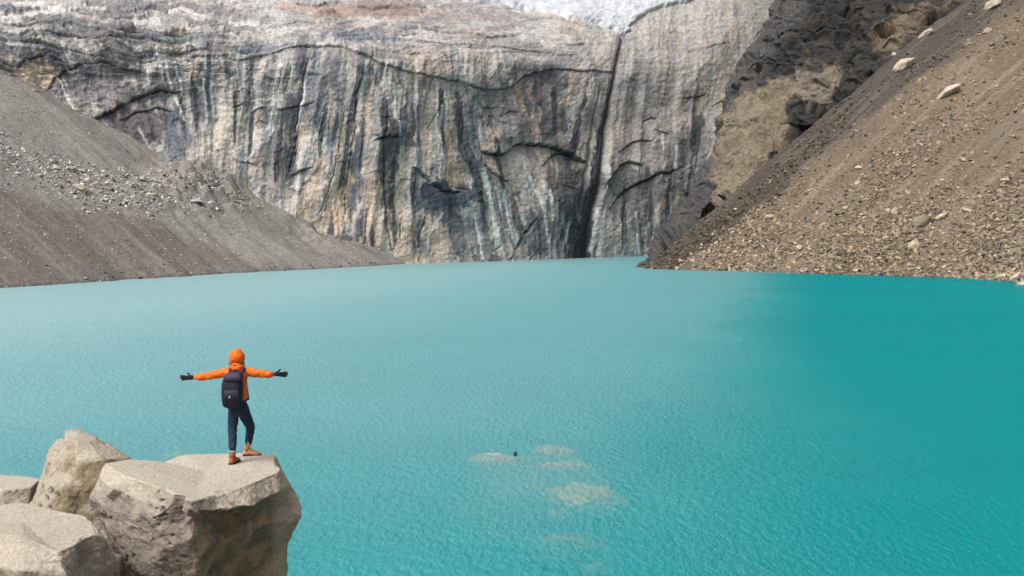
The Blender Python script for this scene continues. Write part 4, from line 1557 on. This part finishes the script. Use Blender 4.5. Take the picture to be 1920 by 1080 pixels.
# body: one continuous figure, pelvis first
body_nodes = [(J(447, 758), .075), (J(446, 738), .085), (J(445, 714), .125), (J(444, 697), .085), (J(444, 689), .055), (J(444, 680, .02), .062),
              (J(444, 670, .025), .085), (J(444, 662, .015), .070),
              (J(427, 697), .055), (J(393, 704), .042), (J(366, 708), .030),
              (J(462, 696), .055), (J(490, 701), .042), (J(512, 702), .030),
              (LH, .055), (LK, .045), (LA, .038), (RH, .055), (RK, .045), (RA, .038),
              (J(444, 674, .115), .016), (J(444, 680, .10), .020)]
body_edges = [(0, 1), (1, 2), (2, 3), (3, 4), (4, 5), (5, 6), (6, 7), (3, 8), (8, 9), (9, 10), (3, 11), (11, 12), (12, 13),
              (0, 14), (14, 15), (15, 16), (0, 17), (17, 18), (18, 19), (6, 20), (5, 21)]
body = child("body", skin(body_nodes, body_edges), M_SKIN)
for dx in (-3.6, 3.6):
    bm = bmesh.new()
    bmesh.ops.create_uvsphere(bm, u_segments=10, v_segments=8, radius=.011,
                              matrix=Matrix.Translation(J(444 + dx, 671, .105) - ORG))
    me = bpy.data.meshes.new("eye")
    bm.to_mesh(me)
    bm.free()
    child("eye", me, M_EYE, body)

# jacket with sleeves
jk = [(J(447, 757), .140), (J(447, 744), .146), (J(446, 728), .142), (J(445, 712), .148), (J(444, 700), .120), (J(444, 690), .075),
      (J(429, 697.5), .078), (J(412, 700), .066), (J(393, 704), .060), (J(376, 707), .050), (J(363, 708), .040),
      (J(460, 696.5), .078), (J(476, 698.5), .066), (J(491, 701), .060), (J(503, 702), .050), (J(514, 702), .040)]
je = [(0, 1), (1, 2), (2, 3), (3, 4), (4, 5), (4, 6), (6, 7), (7, 8), (8, 9), (9, 10), (4, 11), (11, 12), (12, 13), (13, 14), (14, 15)]
child("jacket", wrinkle(skin(jk, je, 0, 3), .013, .12, 501), M_ORANGE)

# trousers
tr_ = [(J(447, 748), .125), (J(447, 763), .135), (LH, .100), ((LH + LK) / 2, .083), (LK, .068), ((LK + LA) / 2, .060), (LA + Vector((0, 0, .05)), .050),
       (RH, .100), ((RH + RK) / 2, .083), (RK, .070), ((RK + RA) / 2, .060), (RA + Vector((0, 0, .05)), .050)]
te = [(0, 1), (1, 2), (2, 3), (3, 4), (4, 5), (5, 6), (1, 7), (7, 8), (8, 9), (9, 10), (10, 11)]
trousers = child("trousers", wrinkle(skin(tr_, te, 0, 3), .009, .10, 502), M_DENIM)
for A, K in ((LA, LK), (RA, RK)):
    ax = (K - A).normalized()
    c0 = A + Vector((0, 0, .030))
    rr_ = []
    for h, r in ((0, .050), (.005, .056), (.03, .057), (.036, .050)):
        rr_.append([c0 + ax * h + Vector((math.cos(t), math.sin(t), 0)) * r for t in np.linspace(0, 2 * math.pi, 14, endpoint=False)])
    child("cuff", rings_mesh(rr_), M_CUFF, trousers)


# boots
def boot(pos, ang, mat):
    f = Vector((math.cos(ang), math.sin(ang), 0))
    s = Vector((-math.sin(ang), math.cos(ang), 0))
    gz_ = max(ground_z(*(pos + f * t).xy) for t in (-.06, .0, .08, .16)) - .004
    base = Vector((pos.x, pos.y, gz_))
    prof = [(-.085, .024, .060), (-.070, .037, .10), (-.03, .042, .135), (.02, .042, .130), (.07, .045, .095), (.12, .050, .072), (.165, .045, .058), (.195, .026, .042)]
    rs_ = []
    for t, w_, h in prof:
        rs_.append([base + f * t + s * (w_ * sx) + Vector((0, 0, .022 + (h - .022) * hz))
                    for sx, hz in ((-1, 0), (-1.02, .35), (-.8, .75), (-.35, 1), (.35, 1), (.8, .75), (1.02, .35), (1, 0))])
    b = child("boot", rings_mesh(rs_), mat)
    so_ = []
    for h in (0, .026):
        so_.append([base + f * (t * 1.03) + s * (w_ * 1.12) + Vector((0, 0, h)) for t, w_, _ in prof] +
                   [base + f * (t * 1.03) - s * (w_ * 1.12) + Vector((0, 0, h)) for t, w_, _ in reversed(prof)])
    child("sole", rings_mesh(so_), M_SOLE, b, smooth=False)
    sh = []
    for h, r in ((.09, .047), (.13, .050), (.175, .052), (.178, .044)):
        sh.append([base + f * (-.02) + Vector((math.cos(t), math.sin(t), 0)) * r + Vector((0, 0, h))
                   for t in np.linspace(0, 2 * math.pi, 12, endpoint=False)])
    child("boot_shaft", rings_mesh(sh), mat, b)


boot(FL, math.radians(82), M_BOOT)
boot(FR, math.radians(8), M_BOOT2)


# gloves: a palm, four unequal fingers and a thumb from the side of the palm
def glove(wx, wy, sgn):
    W = J(wx, wy)
    px1 = D0 / F

    def q(a, b, c_=0):      # a outwards, b up, c_ away, in metres
        return W + Vector((sgn * a, c_, b))
    nodes = [(q(-.02, 0), .036), (q(.03, .002), .036), (q(.075, .002), .034), (q(.108, .002), .030)]
    edges = [(0, 1), (1, 2), (2, 3)]
    for k, (b0, b1, ln) in enumerate(((.026, .034, .074), (.009, .011, .084), (-.009, -.013, .078), (-.026, -.036, .060))):
        i = len(nodes)
        nodes += [(q(.112, b0), .0135), (q(.115 + ln * 1.12 * .55, lerp(b0, b1, .6), .006), .0125), (q(.115 + ln * 1.12, b1, .018), .0100)]
        edges += [(3, i), (i, i + 1), (i + 1, i + 2)]
    i = len(nodes)
    nodes += [(q(.050, .036, .01), .0145), (q(.072, .062, .016), .0135), (q(.094, .080, .018), .011)]
    edges += [(1, i), (i, i + 1), (i + 1, i + 2)]
    child("glove", skin(nodes, edges, 0, 2), M_BLACK)


glove(362, 708.5, -1)
glove(514.5, 702, 1)

# hood, dark band and rolled collar
def dome_mesh(cx, cy, rx, ry, rz, dd, opening, seed):
    bm = bmesh.new()
    bmesh.ops.create_uvsphere(bm, u_segments=32, v_segments=22, radius=1)
    kill = []
    for v in bm.verts:
        if opening and v.co.y > .55 and -.75 < v.co.z < .45:
            kill.append(v)
    bmesh.ops.delete(bm, geom=kill, context='VERTS')
    cen = J(cx, cy, dd) - ORG
    for v in bm.verts:
        c_ = v.co.copy()
        k = 1 + .05 * math.sin(3 * c_.x + 2 * c_.z) * (1 if seed else 0)
        v.co = cen + Vector((c_.x * rx * k, c_.y * ry, c_.z * rz * k))
    bmesh.ops.solidify(bm, geom=bm.faces[:], thickness=.008) if opening else None
    me = bpy.data.meshes.new("hood")
    bm.to_mesh(me)
    bm.free()
    return me


hood = child("hood", wrinkle(dome_mesh(444, 669.5, .108, .132, .120, .02, True, 1), .010, .10, 505), M_ORANGE)
child("collar", wrinkle(dome_mesh(444, 688.5, .118, .115, .084, .0, False, 1), .012, .07, 506), M_ORANGE)
bn = []
for h, r in ((-.006, .110), (-.006, .121), (.008, .122), (.008, .110)):
    bn.append([J(444, 681.5, .015) + Vector((math.cos(t) * r * .96, math.sin(t) * r, h + .012 * math.sin(t)))
               for t in np.linspace(0, 2 * math.pi, 28, endpoint=False)])
bm = bmesh.new()
R = [[bm.verts.new(p - ORG) for p in r] for r in bn]
for a in range(4):
    for i in range(28):
        bm.faces.new((R[a][i], R[a][(i + 1) % 28], R[(a + 1) % 4][(i + 1) % 28], R[(a + 1) % 4][i]))
bmesh.ops.recalc_face_normals(bm, faces=bm.faces)
me = bpy.data.meshes.new("hood_band")
bm.to_mesh(me)
bm.free()
child("hood_band", me, M_BAND, hood)


# backpack
def sup(cx, py, hw, d0_, d1_, n=24, e=.55):
    out_ = []
    m = D0 / F
    for t in np.linspace(0, 2 * math.pi, n, endpoint=False):
        ct, st_ = math.cos(t), math.sin(t)
        sx = math.copysign(abs(ct) ** e, ct)
        sy = math.copysign(abs(st_) ** e, st_)
        p = J(cx, py, (d0_ + d1_) / 2)
        out_.append(p + Vector((sx * hw * m, sy * (d1_ - d0_) / 2, 0)))
    return out_


pack = child("backpack", wrinkle(rings_mesh([sup(441, 697, 9, -.20, -.13), sup(440, 699, 14, -.24, -.11), sup(437.5, 706, 17, -.27, -.10), sup(436, 720, 18.5, -.30, -.09),
                                   sup(435.5, 738, 19, -.31, -.09), sup(436, 752, 18, -.30, -.09), sup(437, 761, 18, -.27, -.10), sup(438, 765, 14, -.22, -.12)]), .009, .09, 503), M_PACK)
s_ = pack.modifiers.new("s", 'SUBSURF')
s_.levels = s_.render_levels = 1
child("pocket", rings_mesh([sup(435, 731, 11, -.325, -.28), sup(434.5, 734, 14, -.345, -.28), sup(434.5, 745, 15, -.355, -.28), sup(435.5, 754, 14, -.34, -.27), sup(436, 757, 11, -.31, -.26)]), M_PACK, pack)
child("lid", rings_mesh([sup(441, 696.5, 8, -.22, -.14), sup(439.5, 699.5, 13.5, -.275, -.12), sup(438, 706, 16.5, -.305, -.14), sup(437.5, 713, 16.5, -.315, -.2), sup(437, 714.5, 15, -.30, -.2)]), M_PACKB, pack)


def ribbon(pts, w_, th_, mat, name, parent):
    """flat strap along points; w_ across x, th_ thick"""
    rs_ = []
    for k, p in enumerate(pts):
        a = pts[max(k - 1, 0)]
        b = pts[min(k + 1, len(pts) - 1)]
        t = (b - a).normalized()
        side = t.cross(Vector((0, 1, 0)))
        side = Vector((1, 0, 0)) if side.length < .3 else side.normalized()
        n_ = t.cross(side).normalized()
        rs_.append([p + side * w_ + n_ * th_, p - side * w_ + n_ * th_, p - side * w_ - n_ * th_, p + side * w_ - n_ * th_])
    return child(name, rings_mesh(rs_), mat, parent)


for s in (-1, 1):
    cx = 444 + s * 13.5
    ribbon([J(440 + s * 9, 702, -.17), J(cx - s * 1, 694.5, -.13), J(cx, 690.5, -.06), J(cx + s * .5, 690, .02), J(cx + s * 1, 696, .11), J(cx + s * 2, 714, .155), J(cx + s * 5, 736, .13),
            J(cx + s * 7, 748, .02), J(437 + s * 18, 752, -.11)], .026, .008, M_STRAP, "strap", pack)
    ribbon([J(436 + s * 19.5, 722, -.10), J(436 + s * 20.6, 722, -.20), J(436 + s * 18, 723, -.29)], .010, .004, M_STRAP, "side_strap", pack)
ribbon([J(444, 698, -.16), J(443, 693, -.18), J(440, 693, -.18), J(439, 698, -.17)], .010, .004, M_STRAP, "handle", pack)
lg = [J(431.5, 746.5, -.362), J(428.5, 746.5, -.362), J(430.3, 741.5, -.360)]
me = rings_mesh([lg, [p + Vector((0, .006, 0)) for p in lg]])
child("logo", me, M_LOGO, pack, smooth=False)


# ------------------------------------------------------------------ light
SUN_EL, SUN_AZ = math.radians(54), math.radians(225)      # azimuth clockwise from +y: from behind the camera, a little left
w = bpy.data.worlds.new("World")
scene.world = w
w.use_nodes = True
wn = w.node_tree.nodes
sky = wn.new("ShaderNodeTexSky")
sky.sky_type = 'NISHITA'
sky.sun_disc = False
sky.sun_elevation = SUN_EL
sky.sun_rotation = SUN_AZ
sky.air_density = 1.0
sky.dust_density = 7.0
sky.ozone_density = 1.0
hs = wn.new("ShaderNodeHueSaturation")
hs.inputs["Saturation"].default_value = .35
w.node_tree.links.new(sky.outputs[0], hs.inputs["Color"])
bg = wn["Background"]
bg.inputs[1].default_value = .15
w.node_tree.links.new(hs.outputs[0], bg.inputs[0])
sl = bpy.data.lights.new("sun", 'SUN')
sl.energy = .9
sl.angle = math.radians(14)
sl.color = (1.0, .98, .95)
so = bpy.data.objects.new("sun", sl)
dirv = Vector((math.sin(SUN_AZ) * math.cos(SUN_EL), math.cos(SUN_AZ) * math.cos(SUN_EL), math.sin(SUN_EL)))
so.rotation_euler = dirv.to_track_quat('Z', 'Y').to_euler()
so.location = dirv * 100
COL.objects.link(so)

scene.view_settings.view_transform = 'Standard'
scene.view_settings.look = 'None'
scene.view_settings.exposure = .78
scene.view_settings.gamma = 1.0
scene.cycles.use_denoising = True
scene.cycles.max_bounces = 6
scene.cycles.diffuse_bounces = 3
scene.cycles.transparent_max_bounces = 8
